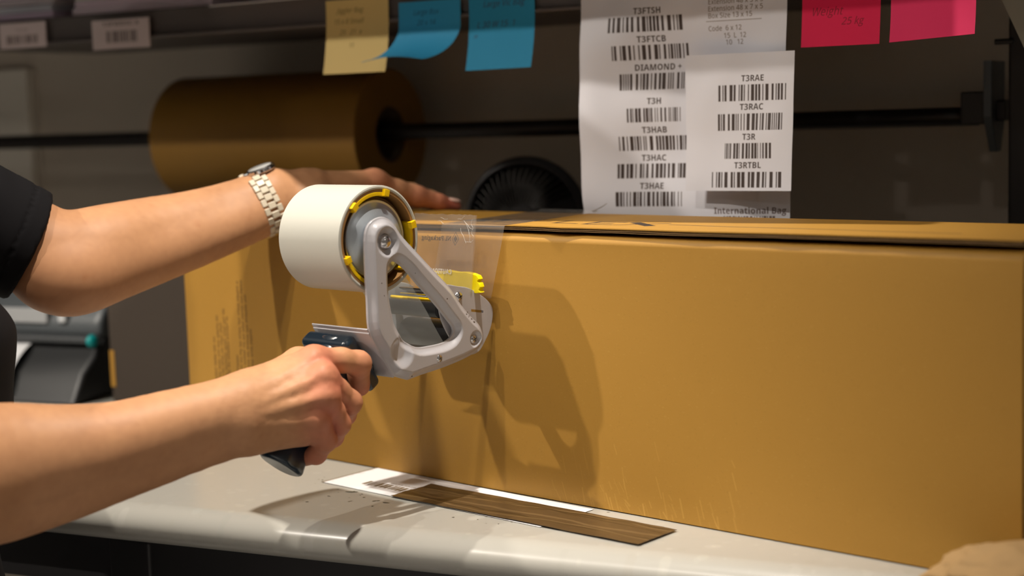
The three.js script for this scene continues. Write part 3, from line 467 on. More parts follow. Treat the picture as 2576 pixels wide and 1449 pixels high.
// sticky notes
{
  const scribble = (bg, ink, lines, seed) => canvasTex(512, 512, (x, w, h) => { x.fillStyle = bg; x.fillRect(0, 0, w, h); x.fillStyle = ink; for (const [txt, px, py, size] of lines) { x.font = `italic ${size}px sans-serif`; x.fillText(txt, px, py); } });
  const note = (px0, py1, px1, tex, bend, label, tilt = 0, hgt = 0.0762, wd = 0.0745, dw = 0.006) => {
    const [a, yb] = onShelf(px0, py1), [c] = onShelf(px1, py1); const w = c - a;
    const g = sheet(12, 24, (u, v) => { const y = hgt * v, k = 1 - v, out = bend * Math.pow(k, 2.2); return room(a + u * w + tilt * k * hgt, yb + y + tilt * (u - 0.5) * w + bend * bend * 6 * k * k, W_SHELF + dw + out + 0.0022 * bend / 0.02 * noise(u * 2, v * 2, 3) * k); }, 0.0003);
    const m = mesh('sticky_note', g, std(0xffffff, 0.75, 0, { map: tex })); tag(m, label, 'sticky note', 'sticky notes on the shelf edge'); return m;
  };
  note(836, 189, 992, scribble('#e0c680', '#77602a', [['Jiggler Bag', 90, 90, 46], ['15 x 8 Small', 60, 165, 46], ['25   21  x', 110, 240, 46], ['15', 190, 330, 40]]), 0.010, 'pale yellow sticky note with faint pencil writing', 0.0);
  // curled blue note: its lower half lifts towards the room
  {
    const [a, y1] = onShelf(1013, 8), [c] = onShelf(1168, 8), w = c - a, tex = scribble('#2f9fcf', '#0d4c70', [['Large Box', 120, 90, 48], ['20 x 14', 150, 160, 48]]);
    const prof = [[0, 0]]; { let x = 0, y = 0; for (let i = 1; i <= 24; i++) { const an = i < 9 ? 0.05 : lerp(0.25, 1.35, (i - 9) / 15); x += Math.sin(an) * 0.0762 / 24; y -= Math.cos(an) * 0.0762 / 24; prof.push([x, y]); } }
    const m = mesh('sticky_note', sheet(14, 24, (u, v) => { const k = Math.round((1 - v) * 24), p = prof[k], f = Math.max(0, (k - 9) / 15); return room(a + u * w - 0.016 * f * f - 0.008 * f, y1 + p[1] + 0.004 * f * Math.sin(u * Math.PI), W_SHELF + 0.0075 + p[0]); }, 0.0003), std(0xffffff, 0.7, 0, { map: tex })); tag(m, 'curled blue sticky note with its lower half lifted forward', 'sticky note', 'sticky notes on the shelf edge');
  }
  note(1193, 180, 1357, scribble('#2596c4', '#3b3350', [['Large Vic Bag', 110, 95, 54], ['L 30 W 15  1', 60, 230, 56], ['H', 40, 300, 40]]), 0.012, 'flat blue sticky note with dark writing beside the barcode sheets', 0.01);
  note(2026, 121, 2222, scribble('#e2104f', '#8d0526', [['H    20', 40, 225, 66], ['Weight', 60, 330, 66], ['25 kg', 260, 390, 60]]), 0.006, 'crimson sticky note with handwritten weight', 0.0);
  note(2244, 108, 2456, scribble('#ee2f68', '#ee2f68', []), 0.016, 'blank bright pink sticky note at the right', 0.05);
}
// barcode sheets
{
  const ink = '#3a2c26';
  const page = (e0, e1, y0, y1, W, H, draw) => canvasTex(W, H, (x, w, h) => { x.fillStyle = '#e2e2ea'; x.fillRect(0, 0, w, h); const P = (px, py) => { const [a, y] = onShelf(px, py); return [(a - e0) / (e1 - e0) * w, (y1 - y) / (y1 - y0) * h]; }; draw(x, P, w, h); });
  const row = (x, P, txt, px0, px1, ty, by0, by1, seed, col = ink) => {
    const a = P(px0, by0), b = P(px1, by0), c = P((px0 + px1) / 2, by1), t = P((px0 + px1) / 2, ty), y0 = (a[1] + b[1]) / 2; bars(x, a[0], y0, b[0] - a[0], c[1] - y0, seed, col);
    x.fillStyle = col; x.textAlign = 'center'; x.font = 'bold 40px sans-serif'; x.fillText(txt, t[0], t[1] + 15); x.textAlign = 'left';
  };
  const [e0] = onShelf(1480, 250), [e1] = onShelf(1990, 250), top = 1.352, bot = 1.352 - 0.297;
  const texA = page(e0, e1, bot, top, 1024, 1448, (x, P) => {
    row(x, P, 'T3FTSH', 1545, 1732, 27, 42, 80, 11); row(x, P, 'T3FTCB', 1556, 1738, 98, 113, 150, 12); row(x, P, 'DIAMOND +', 1572, 1750, 168, 184, 225, 13); row(x, P, 'T3H', 1591, 1718, 253, 271, 306, 14); row(x, P, 'T3HAB', 1571, 1738, 325, 341, 377, 15); row(x, P, 'T3HAC', 1568, 1734, 395, 410, 446, 16); row(x, P, 'T3HAE', 1566, 1732, 465, 480, 516, 17);
    row(x, P, 'International Bag', 1832, 1958, 527, 541, 580, 18, '#6a5a58');
    x.fillStyle = '#5d4a3c'; x.font = '30px sans-serif'; for (const [s, px, py] of [['Extension 48 x 5 x 5', 1790, 8], ['Extension 48 x 7 x 5', 1790, 26], ['Box Size 13 x 15', 1790, 43], ['Code  6 x 12', 1790, 75], ['15  L  12', 1828, 92], ['10   12', 1832, 108]]) { const p = P(px, py); x.fillText(s, p[0], p[1] + 8); }
    const l0 = P(1785, 55), l1 = P(1925, 55); x.fillRect(l0[0], l0[1], l1[0] - l0[0], 2);
  });
  const sheetA = mesh('barcode_sheet', sheet(30, 40, (u, v) => { const k = 1 - v; return room(lerp(e0, e1, u) + 0.004 * k * (u < 0.5 ? 1 : 0.4), lerp(bot, top, v), W_SHELF + 0.008 + 0.006 * k + 0.014 * sst(0.35, 0, u) * Math.sin(Math.min(1, k * 1.1) * Math.PI) + 0.008 * noise(u * 3.3, v * 4.5, 2) * sst(0, 0.2, k) * sst(1, 0.85, k)); }, 0.0003), std(0xffffff, 0.55, 0, { map: texA }));
  tag(sheetA, 'large white sheet of printed barcodes taped to the shelf edge', 'paper');
  const [f0, y0] = onShelf(1757, 475), [f1, yt] = onShelf(2022, 128), W2 = W_SHELF + 0.024;
  const texB = page(f0, f1, y0, yt, 1024, 1180, (x, P) => { x.font = 'bold 72px'; const row2 = (txt, a, b, ty, c, d, s) => { const p = P(a, c), q = P(b, c), r2 = P(a, d), t = P((a + b) / 2, ty), yy = (p[1] + q[1]) / 2; bars(x, p[0], yy, q[0] - p[0], r2[1] - p[1], s, ink); x.fillStyle = ink; x.textAlign = 'center'; x.font = 'bold 74px sans-serif'; x.fillText(txt, t[0], t[1] + 27); }; row2('T3RAE', 1834, 2004, 196, 212, 252, 21); row2('T3RAC', 1834, 2002, 267, 284, 325, 22); row2('T3R', 1853, 1975, 341, 357, 395, 23); row2('T3RTBL', 1823, 2002, 411, 428, 466, 24); });
  const sheetB = mesh('barcode_sheet', sheet(16, 20, (u, v) => room(lerp(f0, f1, u), lerp(y0, yt, v), W2 + 0.014 * (1 - v) * (0.4 + 0.6 * u) + 0.002 * noise(u * 3, v * 3, 7)), 0.0003), std(0xffffff, 0.5, 0, { map: texB }));
  tag(sheetB, 'small white sheet of four barcodes taped over the larger sheet', 'paper');
}
// ================================================================ KRAFT ROLL ON ITS ROD, POST AND BRACKET
{
  const c = at(985, 338, 1.86), roll = thing('kraft_paper_roll', 'large roll of brown kraft paper hanging on a dark rod below the shelf', 'paper roll', c, ROOMTURN);
  const r = 0.0785, len = 0.313, pts = [[0.034, 0], [r - 0.001, 0], [r, -0.001], [r, -len + 0.001], [r - 0.001, -len], [0.034, -len], [0.034, 0]].map(a => new THREE.Vector2(...a));
  const g = new THREE.LatheGeometry(pts, 96); g.rotateZ(-Math.PI / 2);
  mesh('paper', toCreasedNormals(g, 0.5), std(lin(0.27, 0.135, 0.016), 0.55, 0, { bumpMap: fibre, bumpScale: 0.0001 }), roll);
  const core = new THREE.LatheGeometry([[0.0335, -0.002], [0.0335, -len], [0.029, -len], [0.029, -0.002], [0.0335, -0.002]].map(a => new THREE.Vector2(...a)), 48); core.rotateZ(-Math.PI / 2); mesh('core', toCreasedNormals(core, 0.5), std(lin(0.09, 0.06, 0.03), 0.9), roll);
  const wR = c.dot(N), a = onPlane(-260, 366, room(0, 0, wR), N), b = onPlane(2462, 292, room(0, 0, wR), N);
  const rod = thing('paper_rod', 'dark steel rod carrying the kraft paper roll', 'rod', a.clone());
  mesh('bar', bar(V(0, 0, 0), b.clone().sub(a), 0.0095, 0.0095, 24), std(lin(0.03, 0.027, 0.026), 0.35, 0.6), rod);
  const br = thing('rod_bracket', 'grey steel bracket holding the right end of the paper rod', 'bracket', b.clone(), ROOMTURN);
  mesh('collar', box(0.024, 0.032, 0.034, -0.002, 0.008, 0, 0.002), mBlackSteel, br);
  const pl = new THREE.ExtrudeGeometry(shapeOf([[-0.03, 0.052], [0.028, 0.052], [0.028, -0.005], [0.012, -0.034], [-0.004, -0.034], [-0.03, 0.0]]), { depth: 0.006, bevelEnabled: true, bevelSize: 0.001, bevelThickness: 0.001 }); pl.rotateY(Math.PI / 2); mesh('side_plate', pl, std(lin(0.10, 0.115, 0.13), 0.5, 0.3), br).position.x = 0.012;
  mesh('arm', box(0.012, 0.02, 0.16, 0.022, 0.005, -0.07, 0.002), mBlackSteel, br);
  const [pe] = onShelf(2533, 300, wR + 0.05);
  const post = mesh('rack_upright', box(0.07, 1.6, 0.05, 0, 0, 0, 0.003), std(lin(0.012, 0.010, 0.010), 0.55)); post.position.copy(room(pe + 0.037, 1.7, wR + 0.03)); post.rotation.y = ROOMTURN; tag(post, 'black steel rack upright at the right edge of the picture', 'post');
  const pk = onPlane(2517, 105, room(0, 0, wR + 0.06), N), peg = mesh('peg_hook', bar(V(0, 0, 0), E.clone().multiplyScalar(0.016), 0.0026), mBlackSteel); peg.position.copy(pk).addScaledVector(E, -0.005); tag(peg, 'small black peg on the rack upright', 'hook');
  // pale triangular shelf gusset, top right
  const k0 = at(2519, -2, 1.37), k1 = at(2590, 150, 1.37), k2 = at(2590, -180, 1.37), k3 = at(2440, -180, 1.37);
  const gs = new THREE.BufferGeometry(); { const o = N.clone().multiplyScalar(-0.004), q = [k0, k1, k2, k3], P = []; const tri = (a2, b2, c2) => P.push(...a2.toArray(), ...b2.toArray(), ...c2.toArray()); const back = q.map(p => p.clone().add(o)); tri(q[0], q[1], q[2]); tri(q[0], q[2], q[3]); tri(back[0], back[2], back[1]); tri(back[0], back[3], back[2]); for (let i = 0; i < 4; i++) { const j = (i + 1) % 4; tri(q[i], back[i], q[j]); tri(q[j], back[i], back[j]); } gs.setAttribute('position', new THREE.Float32BufferAttribute(P, 3)); gs.computeVertexNormals(); }
  const gm = mesh('shelf_gusset', gs, std(lin(0.42, 0.39, 0.31), 0.6, 0, { side: THREE.DoubleSide })); tag(gm, 'pale beige diagonal shelf gusset in the top right corner', 'bracket');
}
// ================================================================ DESK FAN behind the box
{
  const c = at(1325, 552, 1.77), R = 0.0675, f = thing('desk_fan', 'small black desk fan with a wire grille behind the box', 'fan', V(c.x, TABLE, c.z), ROOMTURN + 0.25), hy = c.y - TABLE;
  const ring = (r, tube, z) => { const g = new THREE.TorusGeometry(r, tube, 10, 64); g.translate(0, hy, z); return g; };
  mesh('rim', merge([ring(R, 0.0048, 0), ring(R * 0.97, 0.003, 0.012)]), mBlackSteel, f);
  const drum = new THREE.LatheGeometry([[R, 0.004], [R * 1.0, -0.02], [R * 0.8, -0.045], [R * 0.4, -0.055], [0, -0.057]].map(a => new THREE.Vector2(...a)), 48); drum.rotateX(Math.PI / 2); drum.translate(0, hy, 0); mesh('rear_housing', drum, std(lin(0.016, 0.014, 0.013), 0.6, 0, { side: THREE.DoubleSide }), f);
  const wires = []; for (let i = 0; i < 48; i++) { const a = i / 48 * Math.PI * 2, p = (r, z, da) => V(Math.cos(a + da) * r, hy + Math.sin(a + da) * r, z); wires.push(new THREE.TubeGeometry(new THREE.CatmullRomCurve3([p(0.016, 0.022, 0.25), p(R * 0.6, 0.02, 0.1), p(R * 0.97, 0.008, 0)]), 8, 0.0009, 5)); }
  mesh('grille', merge(wires), std(lin(0.05, 0.046, 0.042), 0.4, 0.4), f);
  const hub = new THREE.CylinderGeometry(0.018, 0.018, 0.012, 32); hub.rotateX(Math.PI / 2); hub.translate(0, hy, 0.021); mesh('badge', hub, mBlackSteel, f);
  for (let i = 0; i < 4; i++) { const g = sheet(8, 8, (u, v) => { const a = i * Math.PI / 2 + (u - 0.5) * 0.9, r = lerp(0.014, R * 0.88, v); return V(Math.cos(a) * r, hy + Math.sin(a) * r, -0.012 + (u - 0.5) * 0.018 * (0.4 + v)); }, 0.001); mesh('blade', g, std(lin(0.03, 0.028, 0.027), 0.35), f); }
  mesh('motor', bar(V(0, hy, -0.01), V(0, hy, -0.03), 0.014), mBlackSteel, f);
  mesh('stand', merge([bar(V(0, 0.01, -0.03), V(0, hy - 0.02, -0.035), 0.009), bar(V(-0.074, hy, -0.01), V(-0.055, hy - 0.06, -0.02), 0.004)]), mBlackSteel, f);
  const base = new THREE.CylinderGeometry(0.05, 0.056, 0.014, 40); base.translate(0, 0.0075, -0.03); mesh('base', base, mBlackSteel, f);
}
// ================================================================ LABEL PRINTER
{
  const p = onPlane(152, 1016, V(0, TABLE, 0), UPV), t = thing('label_printer', 'dark grey label printer with a teal latch at the left of the bench', 'printer', V(p.x, TABLE + 0.0005, p.z).addScaledVector(E, -0.016), ROOMTURN + 0.1); t.scale.y = 0.76;
  // local: x to the right along the bench, z to the room; front right foot near the origin
  const mBody = std(lin(0.011, 0.012, 0.013), 0.42), mLid = std(lin(0.075, 0.085, 0.092), 0.4), mWin = std(lin(0.42, 0.43, 0.44), 0.3, 0, { clearcoat: 0.4 });
  const body = new THREE.ExtrudeGeometry(shapeOf([[0.0, 0.006], [0.004, 0.0], [-0.2, 0.0], [-0.205, 0.01], [-0.205, 0.085], [-0.12, 0.085], [-0.05, 0.082], [-0.035, 0.06], [-0.012, 0.035]].map(([z, y]) => [z, y])), { depth: 0.19, bevelEnabled: true, bevelSize: 0.006, bevelThickness: 0.008, bevelSegments: 4 });
  body.rotateY(-Math.PI / 2); body.translate(0.035, 0.006, -0.004); mesh('lower_case', toCreasedNormals(body, 0.5), mBody, t);
  const lid = new THREE.ExtrudeGeometry(smShape([[-0.052, 0.095], [-0.20, 0.095], [-0.205, 0.12], [-0.19, 0.158], [-0.15, 0.172], [-0.10, 0.166], [-0.066, 0.14], [-0.05, 0.11]], 60), { depth: 0.186, bevelEnabled: true, bevelSize: 0.006, bevelThickness: 0.010, bevelSegments: 5 });
  lid.rotateY(-Math.PI / 2); lid.translate(0.032, 0.002, -0.002); const ld = mesh('lid', toCreasedNormals(lid, 0.7), mLid, t);
  mesh('lid_window', box(0.115, 0.024, 0.006, -0.092, 0.1265, -0.046, 0.002), mWin, ld).rotation.x = 0;
  mesh('lid_lamp', box(0.012, 0.018, 0.006, -0.012, 0.125, -0.045, 0.003), std(lin(0.62, 0.64, 0.66), 0.3), ld);
  mesh('trim_band', box(0.2, 0.012, 0.17, -0.06, 0.091, -0.118, 0.004), std(lin(0.05, 0.054, 0.058), 0.5), t);
  const btn = new THREE.SphereGeometry(1, 24, 16); btn.scale(0.006, 0.0105, 0.0085); mesh('latch', btn, std(lin(0.0, 0.30, 0.31), 0.35), t, 'teal release latch').position.set(0.042, 0.092, -0.03);
  mesh('side_recess', box(0.002, 0.05, 0.09, 0.0425, 0.05, -0.12, 0.0008), mBody, t);
  const lb = mesh('printed_label', sheet(6, 16, (u, v) => { const k = 1 - v; return V(p.x, TABLE, p.z).add(V(-0.171 + u * 0.10, 0.066 - 0.04 * k * k - 0.009 * k, -0.048 + 0.062 * k).applyAxisAngle(UPV, ROOMTURN + 0.1)); }, 0.0003), std(lin(0.72, 0.73, 0.75), 0.6)); tag(lb, 'white label feeding out of the label printer', 'label');
}
function smShape(P, n) { return shapeOf(smoothPoly(P, n)); }
// carton printed dark brown all over, with a bare kraft bar left at its corner, standing between the printer and the long box
{
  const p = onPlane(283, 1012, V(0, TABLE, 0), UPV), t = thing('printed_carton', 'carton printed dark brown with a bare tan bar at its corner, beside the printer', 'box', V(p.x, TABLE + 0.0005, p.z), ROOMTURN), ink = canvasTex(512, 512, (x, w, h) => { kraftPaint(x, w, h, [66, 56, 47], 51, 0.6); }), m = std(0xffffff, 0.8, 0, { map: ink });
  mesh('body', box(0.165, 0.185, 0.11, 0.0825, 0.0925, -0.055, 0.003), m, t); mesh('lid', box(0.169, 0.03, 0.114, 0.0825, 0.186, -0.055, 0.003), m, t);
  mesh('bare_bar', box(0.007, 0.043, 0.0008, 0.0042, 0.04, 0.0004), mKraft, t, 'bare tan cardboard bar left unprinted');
}
// crumpled kraft paper, bottom right
{
  const c = at(2560, 1500, 0.985), r = rng(41), k = [];
  const g = new THREE.IcosahedronGeometry(1, 18), p = g.attributes.position; for (let i = 0; i < 46; i++) k.push([V(r() - 0.5, r() - 0.5, r() - 0.5).normalize(), 0.78 + r() * 0.3]);
  for (let i = 0; i < p.count; i++) { const d = V(p.getX(i), p.getY(i), p.getZ(i)).normalize(); let q = 1.25; for (const [n, h] of k) { const e = n.dot(d); if (e > 0.05) q = Math.min(q, h / e); } q -= 0.10 * Math.abs(noise(d.x * 3, d.y * 3, d.z * 3)); p.setXYZ(i, d.x * q * 0.07, Math.max(-0.02, d.y * q * 0.026), d.z * q * 0.045); }
  const gg = mergeVertices(g.clone().deleteAttribute('uv').deleteAttribute('normal'), 1e-5);
  const m = mesh('crumpled_paper', toCreasedNormals(gg, 0.3), std(lin(0.46, 0.29, 0.125), 0.8)); m.position.set(c.x + 0.012, TABLE + 0.0205, c.z); m.rotation.y = -0.55; tag(m, 'crumpled brown kraft paper on the bench in the bottom right corner', 'paper');
}
// folded cartons on the shelf below the bench
{
  for (const [px, dz, w, h, an, lb] of [[400, -0.24, 0.14, 0.24, 0.1, 'left dark carton standing under the bench'], [640, -0.12, 0.12, 0.255, -0.2, 'right carton with a pale top edge under the bench']]) {
    const q = onPlane(px, 1440, room(0, 0, W_TABLE + dz), N), m = mesh('stored_carton', box(w, h, 0.09, 0, 0, 0, 0.002), std(lin(0.30, 0.19, 0.08), 0.8)); m.position.set(q.x, 0.561 + h / 2, q.z); m.rotation.y = ROOMTURN + an; tag(m, lb, 'box');
  }
}

// ================================================================ PERSON
const skinRed = [];
function chain(pts, k) { const c = []; for (let i = 0; i + 1 < pts.length; i++) c.push(cap(pts[i][0], pts[i + 1][0], pts[i][1], pts[i + 1][1])); return { c, k }; }
function limb(pts, k, n = 16) {                 // a limb sampled along a smooth curve, radius eased between the joints
  const cv = new THREE.CatmullRomCurve3(pts.map(p => p[0]), false, 'centripetal'), rc = new THREE.CatmullRomCurve3(pts.map((p, i) => V(i, p[1] * 1000, 0)), false, 'centripetal'), o = [];
  for (let i = 0; i <= n; i++) o.push([cv.getPoint(i / n), rc.getPoint(i / n).y / 1000]);
  return chain(o, k);
}
const J = (x, y, d, r) => [at(x, y, d), r];
const fieldOf = (bones, fingers, kf) => (x, y, z) => {
  let d = 1e9; for (const b of bones) for (const c of b.c) { const e = cone(x, y, z, c); d = d > 1e8 ? e : smin(d, e, b.k); }
  let f = 1e9; for (const b of fingers) { let g = 1e9; for (const c of b.c) { const e = cone(x, y, z, c); g = g > 1e8 ? e : smin(g, e, b.k); } f = f > 1e8 ? g : smin(f, g, 0.0007); }
  return fingers.length ? smin(d, f, kf) : d;
};
// right arm: forearm from the left edge of the picture to the fist on the grip
const rElbow = at(-140, 1195, 1.05), rShoulder = V(-0.50, 1.225, -0.93);
const rMCP = [J(790, 906, 1.181, 0.0103), J(813, 948, 1.168, 0.0102), J(818, 998, 1.163, 0.0098), J(796, 1056, 1.164, 0.0092)];
const rBones = [
  chain([[rShoulder, 0.05], [rElbow, 0.044]], 0.02), limb([[rElbow, 0.044], J(0, 1165, 1.08, 0.0412), J(168, 1140, 1.10, 0.0335), J(294, 1115, 1.115, 0.0288), J(420, 1078, 1.13, 0.0265), J(600, 1030, 1.15, 0.0246)], 0.004),
  limb([J(-130, 1265, 1.055, 0.03), J(0, 1262, 1.085, 0.0262), J(168, 1222, 1.105, 0.0222), J(294, 1185, 1.12, 0.0186), J(420, 1146, 1.135, 0.0166), J(612, 1084, 1.152, 0.0148)], 0.009),
  chain([J(610, 1000, 1.153, 0.0155), [rMCP[0][0], 0.0115]], 0.014), chain([J(612, 1030, 1.148, 0.0155), [rMCP[1][0], 0.0115]], 0.012), chain([J(615, 1060, 1.148, 0.0150), [rMCP[2][0], 0.0112]], 0.012), chain([J(620, 1088, 1.151, 0.014), [rMCP[3][0], 0.0105]], 0.012),
  chain([J(640, 1092, 1.16, 0.0128), J(762, 1083, 1.174, 0.0122)], 0.012),
  chain([J(636, 985, 1.168, 0.0145), J(752, 915, 1.205, 0.0125)], 0.014), chain([J(650, 1040, 1.172, 0.018), J(780, 980, 1.19, 0.013)], 0.015),
  // knuckles and the cords behind them
  chain([J(788, 902, 1.1735, 0.0085), J(790, 904, 1.1735, 0.0085)], 0.006), chain([J(811, 945, 1.1605, 0.0085), J(813, 947, 1.1605, 0.0085)], 0.006), chain([J(815, 995, 1.156, 0.008), J(817, 997, 1.156, 0.008)], 0.006), chain([J(793, 1053, 1.1575, 0.0074), J(795, 1055, 1.1575, 0.0074)], 0.006),
  chain([J(640, 990, 1.1405, 0.002), J(720, 950, 1.1555, 0.0022), J(785, 908, 1.1685, 0.003)], 0.006), chain([J(645, 1018, 1.1365, 0.002), J(730, 983, 1.148, 0.0023), J(808, 950, 1.156, 0.003)], 0.005), chain([J(650, 1042, 1.136, 0.002), J(735, 1020, 1.145, 0.0023), J(812, 1000, 1.152, 0.003)], 0.005), chain([J(655, 1070, 1.139, 0.002), J(735, 1062, 1.1475, 0.002), J(790, 1057, 1.154, 0.0026)], 0.005),
  chain([J(606, 1068, 1.1395, 0.009), J(616, 1066, 1.1395, 0.008)], 0.012),
];
const rFingers = [
  chain([rMCP[0], J(858, 906, 1.195, 0.0093), J(902, 914, 1.207, 0.0096), J(902, 968, 1.230, 0.0085), J(878, 986, 1.246, 0.0066)], 0.004),
  chain([rMCP[1], J(848, 982, 1.181, 0.0091), J(879, 1012, 1.192, 0.0094), J(868, 1043, 1.219, 0.0083), J(836, 1038, 1.236, 0.0066)], 0.004),
  chain([rMCP[2], J(838, 1035, 1.175, 0.0087), J(852, 1066, 1.184, 0.0089), J(838, 1098, 1.209, 0.0079), J(806, 1090, 1.226, 0.0062)], 0.004),
  chain([rMCP[3], J(810, 1085, 1.170, 0.0078), J(820, 1108, 1.177, 0.0081), J(796, 1143, 1.194, 0.0073), J(764, 1154, 1.206, 0.006)], 0.004),
  chain([J(752, 915, 1.205, 0.0122), J(838, 902, 1.240, 0.0105), J(880, 915, 1.268, 0.0085)], 0.004),   // thumb round the far side
];
for (const m of rMCP) skinRed.push([m[0], 0.016, 0.9]); for (const f of rFingers.slice(0, 4)) { const c = f.c[2]; skinRed.push([V(c[0], c[1], c[2]), 0.013, 0.6], [V(c[3], c[4], c[5]), 0.016, 0.8]); }
const rField0 = fieldOf(rBones, rFingers, 0.005), rField = (x, y, z) => rField0(x, y, z) + 0.0003 * noise(x * 150, y * 260, z * 150) * sst(-0.21, -0.17, x) * 0.5 + 0.00007 * noise(x * 480, y * 480, z * 480);
// left arm: out of the sleeve to the hand pressed flat on the box
const lElbow = at(165, 656, 1.365), lShoulder = V(-0.60, 1.225, -1.275), lWrist = at(676, 501, 1.468);
const lMCP = [J(942, 459, 1.532, 0.0108), J(930, 463, 1.560, 0.0106), J(908, 474, 1.584, 0.01), J(880, 488, 1.602, 0.0094)];
const lBones = [
  chain([[lShoulder, 0.047], [lElbow, 0.040]], 0.018), limb([J(120, 648, 1.355, 0.040), J(190, 650, 1.37, 0.0412), J(266, 634, 1.385, 0.0412), J(369, 605, 1.412, 0.0378), J(472, 578, 1.432, 0.0342), J(560, 548, 1.45, 0.0306), [lWrist, 0.0266]], 0.004),
  limb([J(120, 690, 1.345, 0.030), J(185, 692, 1.355, 0.032), J(300, 662, 1.38, 0.0265), J(420, 628, 1.406, 0.0225), J(580, 571, 1.438, 0.0192), J(690, 528, 1.462, 0.0165)], 0.010),
  chain([J(690, 480, 1.472, 0.0175), [lMCP[0][0], 0.0122]], 0.016), chain([J(700, 486, 1.488, 0.0175), [lMCP[1][0], 0.0120]], 0.014), chain([J(705, 498, 1.50, 0.017), [lMCP[2][0], 0.0115]], 0.014), chain([J(708, 510, 1.505, 0.0165), [lMCP[3][0], 0.011]], 0.014),
  chain([J(720, 500, 1.475, 0.016), J(800, 508, 1.472, 0.0135), J(868, 522, 1.474, 0.0115)], 0.014),
  chain([J(760, 500, 1.485, 0.017), J(870, 500, 1.53, 0.014)], 0.016),
  chain([J(941, 456, 1.5315, 0.0105), J(944, 457, 1.5315, 0.0105)], 0.006), chain([J(770, 448, 1.483, 0.006), J(790, 447, 1.487, 0.006)], 0.014),
];
const lFingers = [
  chain([lMCP[0], J(1000, 478, 1.545, 0.0100), J(1048, 494, 1.556, 0.0106), J(1103, 508, 1.566, 0.0080), J(1148, 518, 1.573, 0.0052)], 0.004),
  chain([lMCP[1], J(1036, 486, 1.598, 0.0098), J(1085, 500, 1.612, 0.0080), J(1118, 510, 1.62, 0.006)], 0.004),
  chain([lMCP[2], J(985, 490, 1.632, 0.0092), J(1020, 502, 1.648, 0.0078), J(1048, 512, 1.655, 0.006)], 0.004),
  chain([lMCP[3], J(930, 502, 1.645, 0.0085), J(958, 510, 1.66, 0.007), J(980, 517, 1.668, 0.0056)], 0.004),
  chain([J(868, 522, 1.474, 0.0115), J(925, 535, 1.486, 0.0102), J(968, 546, 1.496, 0.0075)], 0.004),
];
skinRed.push([lMCP[0][0], 0.018, 0.7], [at(1100, 505, 1.56), 0.02, 0.5], [at(1145, 515, 1.57), 0.014, 0.9], [at(1048, 490, 1.548), 0.013, 0.4], [at(20, 740, 1.36), 0.06, 0.25]);
const lField = fieldOf(lBones, lFingers, 0.008);
const torsoF = V(0.96, 0, -0.275), torsoL = V(-0.275, 0, -0.96), torsoC = V(-0.513, 1.05, -1.15);
function torsoField(grow) {
  const S = [[-0.02, 0.24, 0.06, 0.05], [-0.02, 0.185, 0.085, 0.15], [-0.015, 0.09, 0.10, 0.165], [0.010, 0.015, 0.125, 0.145], [0.008, -0.04, 0.122, 0.14], [-0.005, -0.14, 0.116, 0.14], [0.0, -0.26, 0.125, 0.175]];
  return (x, y, z) => {
    const dx = x - torsoC.x, dz = z - torsoC.z, f = dx * torsoF.x + dz * torsoF.z, l = dx * torsoL.x + dz * torsoL.z, h = y - torsoC.y;
    let i = 0; while (i < S.length - 2 && h < S[i + 1][1]) i++; const t = sst(0, 1, clamp((S[i][1] - h) / (S[i][1] - S[i + 1][1]), 0, 1));
    const c = lerp(S[i][0], S[i + 1][0], t), a = lerp(S[i][2], S[i + 1][2], t) + grow, b = lerp(S[i][3], S[i + 1][3], t) + grow;
    const d = (Math.hypot((f - c) / a, l / b) - 1) * Math.min(a, b); return smax(d, Math.max(h - 0.235 - grow, -0.3 - h), 0.05);
  };
}
